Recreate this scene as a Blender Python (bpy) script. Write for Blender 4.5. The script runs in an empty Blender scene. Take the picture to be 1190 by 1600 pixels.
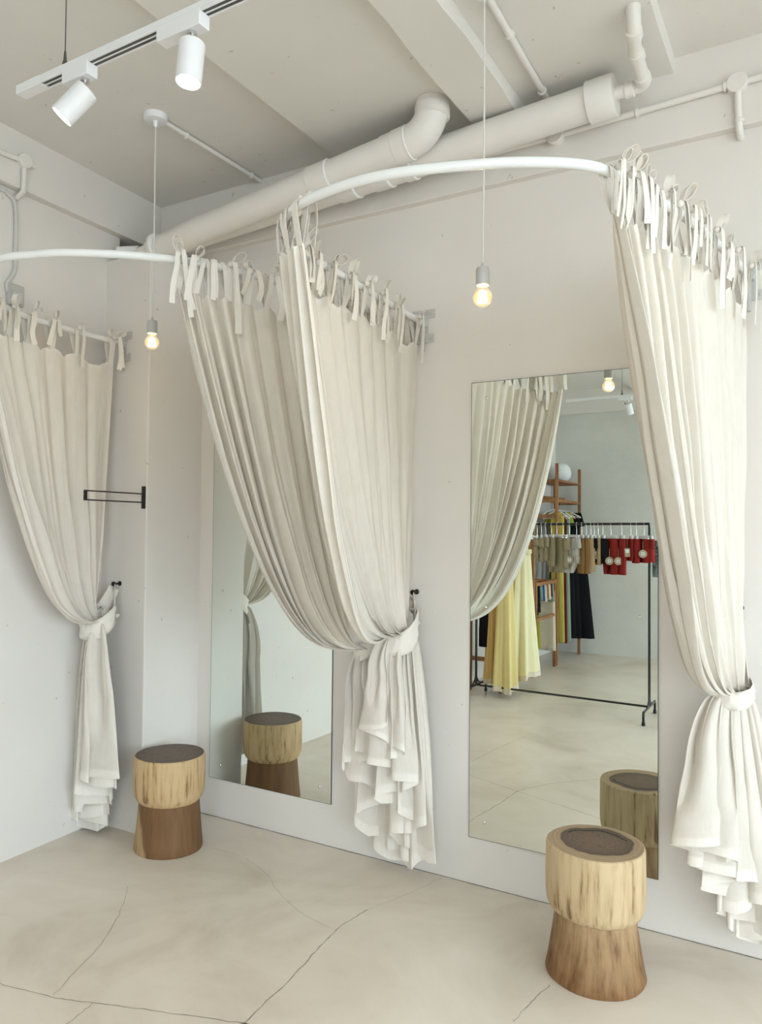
import bpy, math, random
import numpy as np
from mathutils import Vector, noise

random.seed(7)
scene = bpy.context.scene
COL = scene.collection
PI = math.pi
V = Vector

# ------------------------------------------------------------------ materials
def new_mat(name):
    m = bpy.data.materials.new(name)
    m.use_nodes = True
    nt = m.node_tree
    b = nt.nodes['Principled BSDF']
    return m, nt, b

def simple(name, col, rough=.5, metal=0., spec=.5, noise_amt=0., nscale=8., bump=0., bscale=60.):
    m, nt, b = new_mat(name)
    b.inputs['Base Color'].default_value = (*col, 1)
    b.inputs['Roughness'].default_value = rough
    b.inputs['Metallic'].default_value = metal
    b.inputs['Specular IOR Level'].default_value = spec
    tc = nt.nodes.new('ShaderNodeTexCoord')
    if noise_amt:
        n = nt.nodes.new('ShaderNodeTexNoise'); n.inputs['Scale'].default_value = nscale
        n.inputs['Detail'].default_value = 5
        r = nt.nodes.new('ShaderNodeValToRGB')
        a = [max(0, c*(1-noise_amt)) for c in col]; z = [min(1, c*(1+noise_amt*.6)) for c in col]
        r.color_ramp.elements[0].position = .3; r.color_ramp.elements[1].position = .7
        r.color_ramp.elements[0].color = (*a, 1); r.color_ramp.elements[1].color = (*z, 1)
        nt.links.new(tc.outputs['Object'], n.inputs['Vector'])
        nt.links.new(n.outputs['Fac'], r.inputs['Fac'])
        nt.links.new(r.outputs['Color'], b.inputs['Base Color'])
    if bump:
        n2 = nt.nodes.new('ShaderNodeTexNoise'); n2.inputs['Scale'].default_value = bscale
        n2.inputs['Detail'].default_value = 6
        bp = nt.nodes.new('ShaderNodeBump'); bp.inputs['Strength'].default_value = bump
        bp.inputs['Distance'].default_value = .01
        nt.links.new(tc.outputs['Object'], n2.inputs['Vector'])
        nt.links.new(n2.outputs['Fac'], bp.inputs['Height'])
        nt.links.new(bp.outputs['Normal'], b.inputs['Normal'])
    return m

def emit(name, col, strength):
    m = bpy.data.materials.new(name); m.use_nodes = True
    nt = m.node_tree; nt.nodes.clear()
    e = nt.nodes.new('ShaderNodeEmission'); o = nt.nodes.new('ShaderNodeOutputMaterial')
    e.inputs['Color'].default_value = (*col, 1); e.inputs['Strength'].default_value = strength
    nt.links.new(e.outputs[0], o.inputs['Surface'])
    return m

def fabric(name, col, trans=.28, wscale=900., bump=.25, wr=.35):
    m, nt, b = new_mat(name)
    b.inputs['Roughness'].default_value = .95
    b.inputs['Specular IOR Level'].default_value = .12
    tc = nt.nodes.new('ShaderNodeTexCoord')
    n = nt.nodes.new('ShaderNodeTexNoise'); n.inputs['Scale'].default_value = 30; n.inputs['Detail'].default_value = 8
    n.inputs['Roughness'].default_value = .65
    mp = nt.nodes.new('ShaderNodeMapping'); mp.inputs['Scale'].default_value = (1, 1, .35)
    nt.links.new(tc.outputs['Object'], mp.inputs['Vector'])
    nt.links.new(mp.outputs['Vector'], n.inputs['Vector'])
    r = nt.nodes.new('ShaderNodeValToRGB')
    r.color_ramp.elements[0].position = .3; r.color_ramp.elements[1].position = .7
    r.color_ramp.elements[0].color = (*[c*.95 for c in col], 1); r.color_ramp.elements[1].color = (*[min(1, c*1.02) for c in col], 1)
    nt.links.new(n.outputs['Fac'], r.inputs['Fac'])
    nt.links.new(r.outputs['Color'], b.inputs['Base Color'])
    bp = nt.nodes.new('ShaderNodeBump'); bp.inputs['Strength'].default_value = bump; bp.inputs['Distance'].default_value = .006
    nt.links.new(n.outputs['Fac'], bp.inputs['Height'])
    nt.links.new(bp.outputs['Normal'], b.inputs['Normal'])
    if trans > 0:
        t = nt.nodes.new('ShaderNodeBsdfTranslucent'); nt.links.new(r.outputs['Color'], t.inputs['Color'])
        mx = nt.nodes.new('ShaderNodeMixShader'); mx.inputs['Fac'].default_value = trans
        out = nt.nodes['Material Output']
        nt.links.new(b.outputs[0], mx.inputs[1]); nt.links.new(t.outputs[0], mx.inputs[2])
        nt.links.new(mx.outputs[0], out.inputs['Surface'])
    return m

def plaster(name, col, stain=.05, bump=.25):
    m, nt, b = new_mat(name)
    b.inputs['Roughness'].default_value = .75; b.inputs['Specular IOR Level'].default_value = .25
    tc = nt.nodes.new('ShaderNodeTexCoord')
    n = nt.nodes.new('ShaderNodeTexNoise'); n.inputs['Scale'].default_value = 1.4; n.inputs['Detail'].default_value = 8
    n.inputs['Roughness'].default_value = .6
    r = nt.nodes.new('ShaderNodeValToRGB')
    r.color_ramp.elements[0].position = .32; r.color_ramp.elements[1].position = .62
    r.color_ramp.elements[0].color = (*[c*(1-stain) for c in col], 1); r.color_ramp.elements[1].color = (*col, 1)
    nt.links.new(tc.outputs['Object'], n.inputs['Vector']); nt.links.new(n.outputs['Fac'], r.inputs['Fac'])
    # tiny scuffs and specks
    n3 = nt.nodes.new('ShaderNodeTexNoise'); n3.inputs['Scale'].default_value = 26; n3.inputs['Detail'].default_value = 3
    r3 = nt.nodes.new('ShaderNodeValToRGB'); r3.color_ramp.elements[0].position = .24; r3.color_ramp.elements[1].position = .28
    r3.color_ramp.elements[0].color = (.55, .52, .47, 1); r3.color_ramp.elements[1].color = (1, 1, 1, 1)
    nt.links.new(tc.outputs['Object'], n3.inputs['Vector']); nt.links.new(n3.outputs['Fac'], r3.inputs['Fac'])
    mx = nt.nodes.new('ShaderNodeMix'); mx.data_type = 'RGBA'; mx.blend_type = 'MULTIPLY'; mx.inputs[0].default_value = .6
    nt.links.new(r.outputs['Color'], mx.inputs[6]); nt.links.new(r3.outputs['Color'], mx.inputs[7])
    nt.links.new(mx.outputs[2], b.inputs['Base Color'])
    n2 = nt.nodes.new('ShaderNodeTexNoise'); n2.inputs['Scale'].default_value = 9; n2.inputs['Detail'].default_value = 9
    bp = nt.nodes.new('ShaderNodeBump'); bp.inputs['Strength'].default_value = bump; bp.inputs['Distance'].default_value = .012
    nt.links.new(tc.outputs['Object'], n2.inputs['Vector']); nt.links.new(n2.outputs['Fac'], bp.inputs['Height'])
    nt.links.new(bp.outputs['Normal'], b.inputs['Normal'])
    return m

def floor_mat():
    m, nt, b = new_mat('polished_cement')
    tc = nt.nodes.new('ShaderNodeTexCoord')
    n = nt.nodes.new('ShaderNodeTexNoise'); n.inputs['Scale'].default_value = 1.6; n.inputs['Detail'].default_value = 9; n.inputs['Roughness'].default_value = .62
    n.inputs['Distortion'].default_value = .6
    r = nt.nodes.new('ShaderNodeValToRGB')
    e = r.color_ramp.elements
    e[0].position = .28; e[0].color = (.565, .495, .405, 1)
    e[1].position = .72; e[1].color = (.80, .735, .65, 1)
    x = e.new(.48); x.color = (.705, .635, .545, 1)
    nt.links.new(tc.outputs['Object'], n.inputs['Vector']); nt.links.new(n.outputs['Fac'], r.inputs['Fac'])
    nt.links.new(r.outputs['Color'], b.inputs['Base Color'])
    n2 = nt.nodes.new('ShaderNodeTexNoise'); n2.inputs['Scale'].default_value = 3; n2.inputs['Detail'].default_value = 6
    mr = nt.nodes.new('ShaderNodeMapRange'); mr.inputs['To Min'].default_value = .24; mr.inputs['To Max'].default_value = .42
    nt.links.new(tc.outputs['Object'], n2.inputs['Vector']); nt.links.new(n2.outputs['Fac'], mr.inputs['Value'])
    nt.links.new(mr.outputs['Result'], b.inputs['Roughness'])
    b.inputs['Specular IOR Level'].default_value = .4
    bp = nt.nodes.new('ShaderNodeBump'); bp.inputs['Strength'].default_value = .06; bp.inputs['Distance'].default_value = .01
    nt.links.new(n.outputs['Fac'], bp.inputs['Height']); nt.links.new(bp.outputs['Normal'], b.inputs['Normal'])
    return m

def wood_streak(name, light, mid, dark, scale=26., zs=1.6, lo=.36, hi=.62, rough=.62, split=None, zgrad=None):
    """vertical grain, object space; split=(nx,ny,off,dark colour) paints the heartwood side of the log"""
    m, nt, b = new_mat(name)
    b.inputs['Roughness'].default_value = rough; b.inputs['Specular IOR Level'].default_value = .3
    tc = nt.nodes.new('ShaderNodeTexCoord')
    mp = nt.nodes.new('ShaderNodeMapping'); mp.inputs['Scale'].default_value = (scale, scale, zs)
    n = nt.nodes.new('ShaderNodeTexNoise'); n.inputs['Scale'].default_value = 1.; n.inputs['Detail'].default_value = 7; n.inputs['Roughness'].default_value = .6
    nt.links.new(tc.outputs['Object'], mp.inputs['Vector']); nt.links.new(mp.outputs['Vector'], n.inputs['Vector'])
    n2 = nt.nodes.new('ShaderNodeTexNoise'); n2.inputs['Scale'].default_value = 5.; n2.inputs['Detail'].default_value = 3
    nt.links.new(tc.outputs['Object'], n2.inputs['Vector'])
    ad = nt.nodes.new('ShaderNodeMath'); ad.operation = 'MULTIPLY_ADD'; ad.inputs[1].default_value = .3
    nt.links.new(n2.outputs['Fac'], ad.inputs[0]); 
    mul = nt.nodes.new('ShaderNodeMath'); mul.operation = 'MULTIPLY'; mul.inputs[1].default_value = .75
    nt.links.new(n.outputs['Fac'], mul.inputs[0]); nt.links.new(mul.outputs[0], ad.inputs[2])
    r = nt.nodes.new('ShaderNodeValToRGB'); e = r.color_ramp.elements
    e[0].position = lo; e[0].color = (*dark, 1); e[1].position = hi; e[1].color = (*light, 1)
    x = e.new(lo*.6+hi*.4); x.color = (*mid, 1)
    nt.links.new(ad.outputs[0], r.inputs['Fac'])
    colr = r.outputs['Color']
    if split:
        nx, ny, off, dk = split
        dp = nt.nodes.new('ShaderNodeVectorMath'); dp.operation = 'DOT_PRODUCT'; dp.inputs[1].default_value = (nx, ny, .16)
        nt.links.new(tc.outputs['Object'], dp.inputs[0])
        m2 = nt.nodes.new('ShaderNodeMath'); m2.operation = 'MULTIPLY_ADD'; m2.inputs[1].default_value = .05
        nt.links.new(n.outputs['Fac'], m2.inputs[0]); nt.links.new(dp.outputs['Value'], m2.inputs[2])
        mr = nt.nodes.new('ShaderNodeMapRange'); mr.inputs['From Min'].default_value = off; mr.inputs['From Max'].default_value = off+.012
        nt.links.new(m2.outputs[0], mr.inputs['Value'])
        r2 = nt.nodes.new('ShaderNodeValToRGB'); e2 = r2.color_ramp.elements
        e2[0].position = .35; e2[0].color = (*[c*.62 for c in dk], 1); e2[1].position = .65; e2[1].color = (*dk, 1)
        nt.links.new(ad.outputs[0], r2.inputs['Fac'])
        mx = nt.nodes.new('ShaderNodeMix'); mx.data_type = 'RGBA'
        nt.links.new(mr.outputs['Result'], mx.inputs[0]); nt.links.new(colr, mx.inputs[6]); nt.links.new(r2.outputs['Color'], mx.inputs[7])
        colr = mx.outputs[2]
    if zgrad:
        # browner heartwood towards the flared foot of the log
        z0, z1, mul_c = zgrad
        sx = nt.nodes.new('ShaderNodeSeparateXYZ'); nt.links.new(tc.outputs['Object'], sx.inputs[0])
        m4 = nt.nodes.new('ShaderNodeMath'); m4.operation = 'MULTIPLY_ADD'; m4.inputs[1].default_value = .18
        nt.links.new(n2.outputs['Fac'], m4.inputs[0]); nt.links.new(sx.outputs['Z'], m4.inputs[2])
        mr4 = nt.nodes.new('ShaderNodeMapRange'); mr4.inputs['From Min'].default_value = z0+.09; mr4.inputs['From Max'].default_value = z1+.09
        nt.links.new(m4.outputs[0], mr4.inputs['Value'])
        mx4 = nt.nodes.new('ShaderNodeMix'); mx4.data_type = 'RGBA'; mx4.blend_type = 'MULTIPLY'; mx4.inputs[7].default_value = (*mul_c, 1)
        nt.links.new(mr4.outputs['Result'], mx4.inputs[0]); nt.links.new(colr, mx4.inputs[6]); colr = mx4.outputs[2]
    nt.links.new(colr, b.inputs['Base Color'])
    bp = nt.nodes.new('ShaderNodeBump'); bp.inputs['Strength'].default_value = .22; bp.inputs['Distance'].default_value = .006
    nt.links.new(n.outputs['Fac'], bp.inputs['Height']); nt.links.new(bp.outputs['Normal'], b.inputs['Normal'])
    return m

def end_grain(name, cx, cy, rx, ry, sap, heart, crack_arc=False):
    """sawn log top: pale sapwood rim and dark irregular heartwood with growth rings and checks"""
    m, nt, b = new_mat(name)
    b.inputs['Roughness'].default_value = .5; b.inputs['Specular IOR Level'].default_value = .35
    L = nt.links
    tc = nt.nodes.new('ShaderNodeTexCoord')
    mp = nt.nodes.new('ShaderNodeMapping'); mp.inputs['Location'].default_value = (-cx/rx, -cy/ry, 0); mp.inputs['Scale'].default_value = (1/rx, 1/ry, 0)
    L.new(tc.outputs['Object'], mp.inputs['Vector'])
    ln = nt.nodes.new('ShaderNodeVectorMath'); ln.operation = 'LENGTH'; L.new(mp.outputs['Vector'], ln.inputs[0])
    n = nt.nodes.new('ShaderNodeTexNoise'); n.inputs['Scale'].default_value = 9; n.inputs['Detail'].default_value = 4
    L.new(tc.outputs['Object'], n.inputs['Vector'])
    ad = nt.nodes.new('ShaderNodeMath'); ad.operation = 'MULTIPLY_ADD'; ad.inputs[1].default_value = .45
    L.new(n.outputs['Fac'], ad.inputs[0]); L.new(ln.outputs['Value'], ad.inputs[2])
    # rings
    sn = nt.nodes.new('ShaderNodeMath'); sn.operation = 'MULTIPLY'; sn.inputs[1].default_value = 42
    L.new(ad.outputs[0], sn.inputs[0])
    s2 = nt.nodes.new('ShaderNodeMath'); s2.operation = 'SINE'; L.new(sn.outputs[0], s2.inputs[0])
    mr = nt.nodes.new('ShaderNodeMapRange'); mr.inputs['From Min'].default_value = -1; mr.inputs['To Min'].default_value = .8; mr.inputs['To Max'].default_value = 1.1
    L.new(s2.outputs[0], mr.inputs['Value'])
    r = nt.nodes.new('ShaderNodeValToRGB'); e = r.color_ramp.elements
    e[0].position = 0; e[0].color = (*[c*1.35 for c in heart], 1)
    e[1].position = 1.; e[1].color = (*sap, 1)
    for p, c in ((.55, [c*1.1 for c in heart]), (.74, [c*.75 for c in heart]), (.79, sap)):
        x = e.new(p); x.color = (*c, 1)
    sc = nt.nodes.new('ShaderNodeMath'); sc.operation = 'MULTIPLY'; sc.inputs[1].default_value = .63
    L.new(ad.outputs[0], sc.inputs[0]); L.new(sc.outputs[0], r.inputs['Fac'])
    mx = nt.nodes.new('ShaderNodeMix'); mx.data_type = 'RGBA'; mx.blend_type = 'MULTIPLY'; mx.inputs[0].default_value = .55
    L.new(r.outputs['Color'], mx.inputs[6]); L.new(mr.outputs['Result'], mx.inputs[7])
    # radial checks
    w = nt.nodes.new('ShaderNodeTexNoise'); w.inputs['Scale'].default_value = 3.4; w.inputs['Detail'].default_value = 3
    L.new(mp.outputs['Vector'], w.inputs['Vector'])
    ab = nt.nodes.new('ShaderNodeMath'); ab.operation = 'SUBTRACT'; ab.inputs[1].default_value = .5; L.new(w.outputs['Fac'], ab.inputs[0])
    ab2 = nt.nodes.new('ShaderNodeMath'); ab2.operation = 'ABSOLUTE'; L.new(ab.outputs[0], ab2.inputs[0])
    lt = nt.nodes.new('ShaderNodeMath'); lt.operation = 'LESS_THAN'; lt.inputs[1].default_value = .006; L.new(ab2.outputs[0], lt.inputs[0])
    inn = nt.nodes.new('ShaderNodeMath'); inn.operation = 'LESS_THAN'; inn.inputs[1].default_value = 1.0; L.new(ad.outputs[0], inn.inputs[0])
    mm = nt.nodes.new('ShaderNodeMath'); mm.operation = 'MULTIPLY'; L.new(lt.outputs[0], mm.inputs[0]); L.new(inn.outputs[0], mm.inputs[1])
    mm2 = nt.nodes.new('ShaderNodeMath'); mm2.operation = 'MULTIPLY'; mm2.inputs[1].default_value = .75; L.new(mm.outputs[0], mm2.inputs[0])
    m3 = nt.nodes.new('ShaderNodeMix'); m3.data_type = 'RGBA'
    m3.inputs[7].default_value = (.025, .018, .014, 1)
    L.new(mm2.outputs[0], m3.inputs[0]); L.new(mx.outputs[2], m3.inputs[6])
    colr = m3.outputs[2]
    if crack_arc:
        # long dark split following the far rim of the heartwood
        dp = nt.nodes.new('ShaderNodeVectorMath'); dp.operation = 'DOT_PRODUCT'; dp.inputs[1].default_value = (*crack_arc, 0)
        L.new(mp.outputs['Vector'], dp.inputs[0])
        g1 = nt.nodes.new('ShaderNodeMath'); g1.operation = 'GREATER_THAN'; g1.inputs[1].default_value = .32; L.new(dp.outputs['Value'], g1.inputs[0])
        d1 = nt.nodes.new('ShaderNodeMath'); d1.operation = 'SUBTRACT'; d1.inputs[1].default_value = 1.02; L.new(ad.outputs[0], d1.inputs[0])
        d2 = nt.nodes.new('ShaderNodeMath'); d2.operation = 'ABSOLUTE'; L.new(d1.outputs[0], d2.inputs[0])
        g2 = nt.nodes.new('ShaderNodeMath'); g2.operation = 'LESS_THAN'; g2.inputs[1].default_value = .035; L.new(d2.outputs[0], g2.inputs[0])
        g3 = nt.nodes.new('ShaderNodeMath'); g3.operation = 'MULTIPLY'; L.new(g1.outputs[0], g3.inputs[0]); L.new(g2.outputs[0], g3.inputs[1])
        m5 = nt.nodes.new('ShaderNodeMix'); m5.data_type = 'RGBA'; m5.inputs[7].default_value = (.012, .009, .008, 1)
        L.new(g3.outputs[0], m5.inputs[0]); L.new(colr, m5.inputs[6]); colr = m5.outputs[2]
    L.new(colr, b.inputs['Base Color'])
    return m

def glassy(name, tint, gloss=.12, rough=.02, glow=0.):
    m = bpy.data.materials.new(name); m.use_nodes = True
    nt = m.node_tree; nt.nodes.clear()
    t = nt.nodes.new('ShaderNodeBsdfTransparent'); t.inputs['Color'].default_value = (*tint, 1)
    g = nt.nodes.new('ShaderNodeBsdfGlossy'); g.inputs['Roughness'].default_value = rough
    fr = nt.nodes.new('ShaderNodeLayerWeight'); fr.inputs['Blend'].default_value = gloss
    mx = nt.nodes.new('ShaderNodeMixShader'); o = nt.nodes.new('ShaderNodeOutputMaterial')
    nt.links.new(fr.outputs['Fresnel'], mx.inputs['Fac']); nt.links.new(t.outputs[0], mx.inputs[1]); nt.links.new(g.outputs[0], mx.inputs[2])
    if glow:
        e = nt.nodes.new('ShaderNodeEmission'); e.inputs['Color'].default_value = (1., .62, .25, 1); e.inputs['Strength'].default_value = glow
        a = nt.nodes.new('ShaderNodeAddShader'); nt.links.new(mx.outputs[0], a.inputs[0]); nt.links.new(e.outputs[0], a.inputs[1])
        nt.links.new(a.outputs[0], o.inputs['Surface'])
    else:
        nt.links.new(mx.outputs[0], o.inputs['Surface'])
    return m

M = dict(
    wall=plaster('wall_plaster', (.785, .75, .708)),
    wall_f=plaster('wall_plaster_rough', (.70, .70, .66), stain=.12, bump=.5),
    ceil=plaster('ceiling_paint', (.80, .775, .73), stain=.06, bump=.15),
    floor=floor_mat(),
    crack=simple('crack_line', (.27, .235, .19), .9),
    gap=simple('dusty_gap', (.26, .24, .2), .9, noise_amt=.4, nscale=30),
    pave=simple('pavement', (.5, .5, .49), .9, noise_amt=.1),
    pvc=simple('painted_pvc', (.80, .77, .73), .42, noise_amt=.04, nscale=5),
    pvcw=simple('clean_white_pvc', (.90, .90, .89), .35),
    rod=simple('white_enamel_tube', (.84, .845, .84), .2),
    bracket=simple('painted_steel_bracket', (.58, .58, .56), .45, noise_amt=.12, nscale=30),
    rodgrey=simple('conduit_grey', (.62, .61, .58), .5),
    white=simple('white_powder_coat', (.83, .83, .85), .35),
    greyw=simple('socket_grey', (.50, .49, .47), .45),
    cord=simple('cord_white', (.68, .67, .63), .6),
    black=simple('black_metal', (.012, .012, .013), .4),
    steel=simple('chrome', (.7, .7, .7), .18, metal=1.),
    wire=simple('steel_wire', (.12, .12, .12), .4, metal=.7),
    trackslot=simple('track_slot', (.07, .07, .07), .5),
    linen=fabric('white_linen', (.86, .81, .735), trans=.2, bump=.45),
    linenh=fabric('white_linen_hem', (.865, .82, .75), trans=.05, bump=.4),
    mirror=None,
    medge=simple('mirror_edge', (.03, .05, .04), .2),
    wood=wood_streak('rack_pine', (.36, .17, .07), (.27, .12, .05), (.17, .07, .03), 30, 3),
    lamp=emit('lamp_lens', (1., .93, .84), 22.),
    fil=emit('filament_glow', (1., .76, .42), 30.),
    bulbg=glassy('bulb_amber_glass', (1., .86, .62), .2, glow=.3),
    pane=glassy('window_glass', (.96, .985, .98), .1, .0),
    frame=simple('dark_window_frame', (.08, .08, .085), .4),
    paper=simple('paper_globe', (.80, .82, .84), .8),
    tagw=simple('tag_card', (.46, .38, .27), .8),
    tagwhite=simple('tag_white', (.85, .85, .84), .7),
)
def mirror_mat():
    m = bpy.data.materials.new('mirror_silver'); m.use_nodes = True
    nt = m.node_tree; nt.nodes.clear()
    g = nt.nodes.new('ShaderNodeBsdfGlossy'); g.inputs['Roughness'].default_value = 0.
    g.inputs['Color'].default_value = (.84, .885, .845, 1)
    o = nt.nodes.new('ShaderNodeOutputMaterial'); nt.links.new(g.outputs[0], o.inputs['Surface'])
    return m
M['mirror'] = mirror_mat()

# ------------------------------------------------------------------ object helpers
ORG = {}
def put(o, label=None, cat=None, group=None, kind=None):
    if label: o['label'] = label
    if cat: o['category'] = cat
    if group: o['group'] = group
    if kind: o['kind'] = kind
    return o

def empty(name, loc, label, cat, group=None):
    o = bpy.data.objects.new(name, None); COL.objects.link(o)
    o.location = loc; o.empty_display_size = .05
    ORG[o.name] = V(loc)
    return put(o, label, cat, group)

class MB:
    """collects verts / faces / material slots of one mesh, in world coordinates"""
    def __init__(s): s.v = []; s.f = []; s.m = []
    def add(s, vs, fs, mi=0):
        b = len(s.v); s.v += [tuple(p) for p in vs]
        s.f += [tuple(i+b for i in f) for f in fs]; s.m += [mi]*len(fs); return s
    def box(s, a, b, mi=0):
        (x0, y0, z0), (x1, y1, z1) = a, b
        return s.add([(x0,y0,z0),(x1,y0,z0),(x1,y1,z0),(x0,y1,z0),(x0,y0,z1),(x1,y0,z1),(x1,y1,z1),(x0,y1,z1)],
                     [(0,3,2,1),(4,5,6,7),(0,1,5,4),(1,2,6,5),(2,3,7,6),(3,0,4,7)], mi)
    def obox(s, c, ax, ay, az, mi=0):
        """box from its centre and three half-axis vectors"""
        c = V(c); ax = V(ax); ay = V(ay); az = V(az)
        P = [c+i*ax+j*ay+k*az for k in (-1,1) for (i,j) in ((-1,-1),(1,-1),(1,1),(-1,1))]
        return s.add(P, [(0,3,2,1),(4,5,6,7),(0,1,5,4),(1,2,6,5),(2,3,7,6),(3,0,4,7)], mi)
    def tube(s, pts, r, seg=12, cap=True, mi=0):
        pts = [V(p) for p in pts]; n = len(pts)
        rs = r if hasattr(r, '__len__') else [r]*n
        T = []
        for i in range(n):
            t = (pts[min(i+1, n-1)]-pts[max(i-1, 0)])
            T.append(t.normalized() if t.length > 1e-9 else V((0,0,1)))
        ref = V((0,0,1)) if abs(T[0].z) < .9 else V((1,0,0))
        u = (ref-T[0]*ref.dot(T[0])).normalized()
        vs = []
        for i in range(n):
            u = (u-T[i]*u.dot(T[i])).normalized(); w = T[i].cross(u)
            for k in range(seg):
                a = 2*PI*k/seg
                vs.append(pts[i]+(u*math.cos(a)+w*math.sin(a))*rs[i])
        fs = []
        for i in range(n-1):
            for k in range(seg):
                k2 = (k+1) % seg
                fs.append((i*seg+k, i*seg+k2, (i+1)*seg+k2, (i+1)*seg+k))
        if cap:
            fs.append(tuple(range(seg-1, -1, -1))); fs.append(tuple((n-1)*seg+k for k in range(seg)))
        return s.add(vs, fs, mi)
    def lathe(s, c, prof, seg=32, axis=(0,0,1), mi=0, wob=None):
        """profile of (radius, height) turned about an axis through c"""
        c = V(c); ax = V(axis).normalized(); ref = V((1,0,0)) if abs(ax.x) < .9 else V((0,1,0))
        u = (ref-ax*ref.dot(ax)).normalized(); w = ax.cross(u)
        vs = []; fs = []
        for (r, h) in prof:
            for k in range(seg):
                a = 2*PI*k/seg; rr = r*(wob(a, h) if wob else 1)
                vs.append(c+ax*h+(u*math.cos(a)+w*math.sin(a))*rr)
        n = len(prof)
        for i in range(n-1):
            for k in range(seg):
                k2 = (k+1) % seg
                fs.append((i*seg+k, i*seg+k2, (i+1)*seg+k2, (i+1)*seg+k))
        if prof[0][0] > 1e-6: fs.append(tuple(range(seg-1, -1, -1)))
        if prof[-1][0] > 1e-6: fs.append(tuple((n-1)*seg+k for k in range(seg)))
        return s.add(vs, fs, mi)
    def ribbon(s, pts, wv, w, th=.0014, mi=0):
        """flat band along pts; wv = width direction (one or per point), w = width (one or per point)"""
        n = len(pts); pts = [V(p) for p in pts]; vs = []
        for i in range(n):
            t = (pts[min(i+1, n-1)]-pts[max(i-1, 0)]).normalized()
            d = V(wv[i] if isinstance(wv, list) else wv); d = d-t*d.dot(t)
            if d.length < 1e-6: d = t.orthogonal()
            d.normalize(); nn = t.cross(d)*th*.5; ww = (w[i] if isinstance(w, list) else w)*.5
            vs += [pts[i]-d*ww-nn, pts[i]+d*ww-nn, pts[i]+d*ww+nn, pts[i]-d*ww+nn]
        fs = []
        for i in range(n-1):
            a = i*4; b = a+4
            for k in range(4):
                k2 = (k+1) % 4; fs.append((a+k, a+k2, b+k2, b+k))
        fs.append((3,2,1,0)); fs.append(tuple((n-1)*4+k for k in range(4)))
        return s.add(vs, fs, mi)
    def prism(s, poly, e1, e2, o, th, mi=0):
        """closed outline poly [(a,b)] in plane (e1,e2) at o, thickened by th along e1 x e2"""
        e1 = V(e1).normalized(); e2 = V(e2).normalized(); nn = e1.cross(e2)*th*.5; o = V(o); n = len(poly)
        A = [o+e1*a+e2*b+nn for a, b in poly]; B = [o+e1*a+e2*b-nn for a, b in poly]
        fs = [tuple(range(n)), tuple(range(2*n-1, n-1, -1))]
        for k in range(n):
            k2 = (k+1) % n; fs.append((k, n+k, n+k2, k2))
        return s.add(A+B, fs, mi)
    def build(s, name, mats, parent=None, smooth=True, bevel=0., angle=40, org=None, sub=0):
        if not isinstance(mats, (list, tuple)): mats = [mats]
        if parent: o0 = ORG[parent.name]
        elif org is not None: o0 = V(org)
        else:
            xs = [p[0] for p in s.v]; ys = [p[1] for p in s.v]; zs = [p[2] for p in s.v]
            o0 = V(((min(xs)+max(xs))/2, (min(ys)+max(ys))/2, min(zs)))
        me = bpy.data.meshes.new(name)
        me.from_pydata([(p[0]-o0.x, p[1]-o0.y, p[2]-o0.z) for p in s.v], [], s.f)
        for m in mats: me.materials.append(m)
        me.polygons.foreach_set('material_index', s.m)
        me.update()
        o = bpy.data.objects.new(name, me); COL.objects.link(o)
        if parent: o.parent = parent
        else: o.location = o0
        ORG[o.name] = o0.copy()
        if smooth:
            me.polygons.foreach_set('use_smooth', [True]*len(me.polygons))
            try: me.set_sharp_from_angle(angle=math.radians(angle))
            except Exception: pass
        if bevel:
            b = o.modifiers.new('Bevel', 'BEVEL'); b.width = bevel; b.segments = 2; b.limit_method = 'ANGLE'
            b.angle_limit = math.radians(40)
        return o

def catmull(P, n=8, closed=False):
    P = [V(p) for p in P]; out = []
    m = len(P)
    for i in range(m-1):
        p0 = P[max(i-1, 0)]; p1 = P[i]; p2 = P[i+1]; p3 = P[min(i+2, m-1)]
        for k in range(n):
            t = k/n; t2 = t*t; t3 = t2*t
            out.append(.5*((2*p1)+(p2-p0)*t+(2*p0-5*p1+4*p2-p3)*t2+(3*p1-p0-3*p2+p3)*t3))
    out.append(P[-1].copy()); return out

def arc_elbow(p0, c, p1, r, n=8):
    """polyline p0 -> corner c -> p1 with the corner rounded by r"""
    p0, c, p1 = V(p0), V(c), V(p1)
    a = (p0-c).normalized(); b = (p1-c).normalized()
    s = c+a*r; e = c+b*r
    pts = [p0]
    for k in range(n+1):
        t = k/n; pts.append(s*(1-t)**2+c*2*t*(1-t)+e*t*t)
    pts.append(p1); return pts

# ------------------------------------------------------------------ setting
YB = 3.02           # back wall
YF = -3.43          # wall behind the camera
XR = 2.6            # shop window wall
def xl(y): return -3.17-.0465*(y-2.1)    # left wall is slightly out of square
ZT = 3.42

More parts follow.
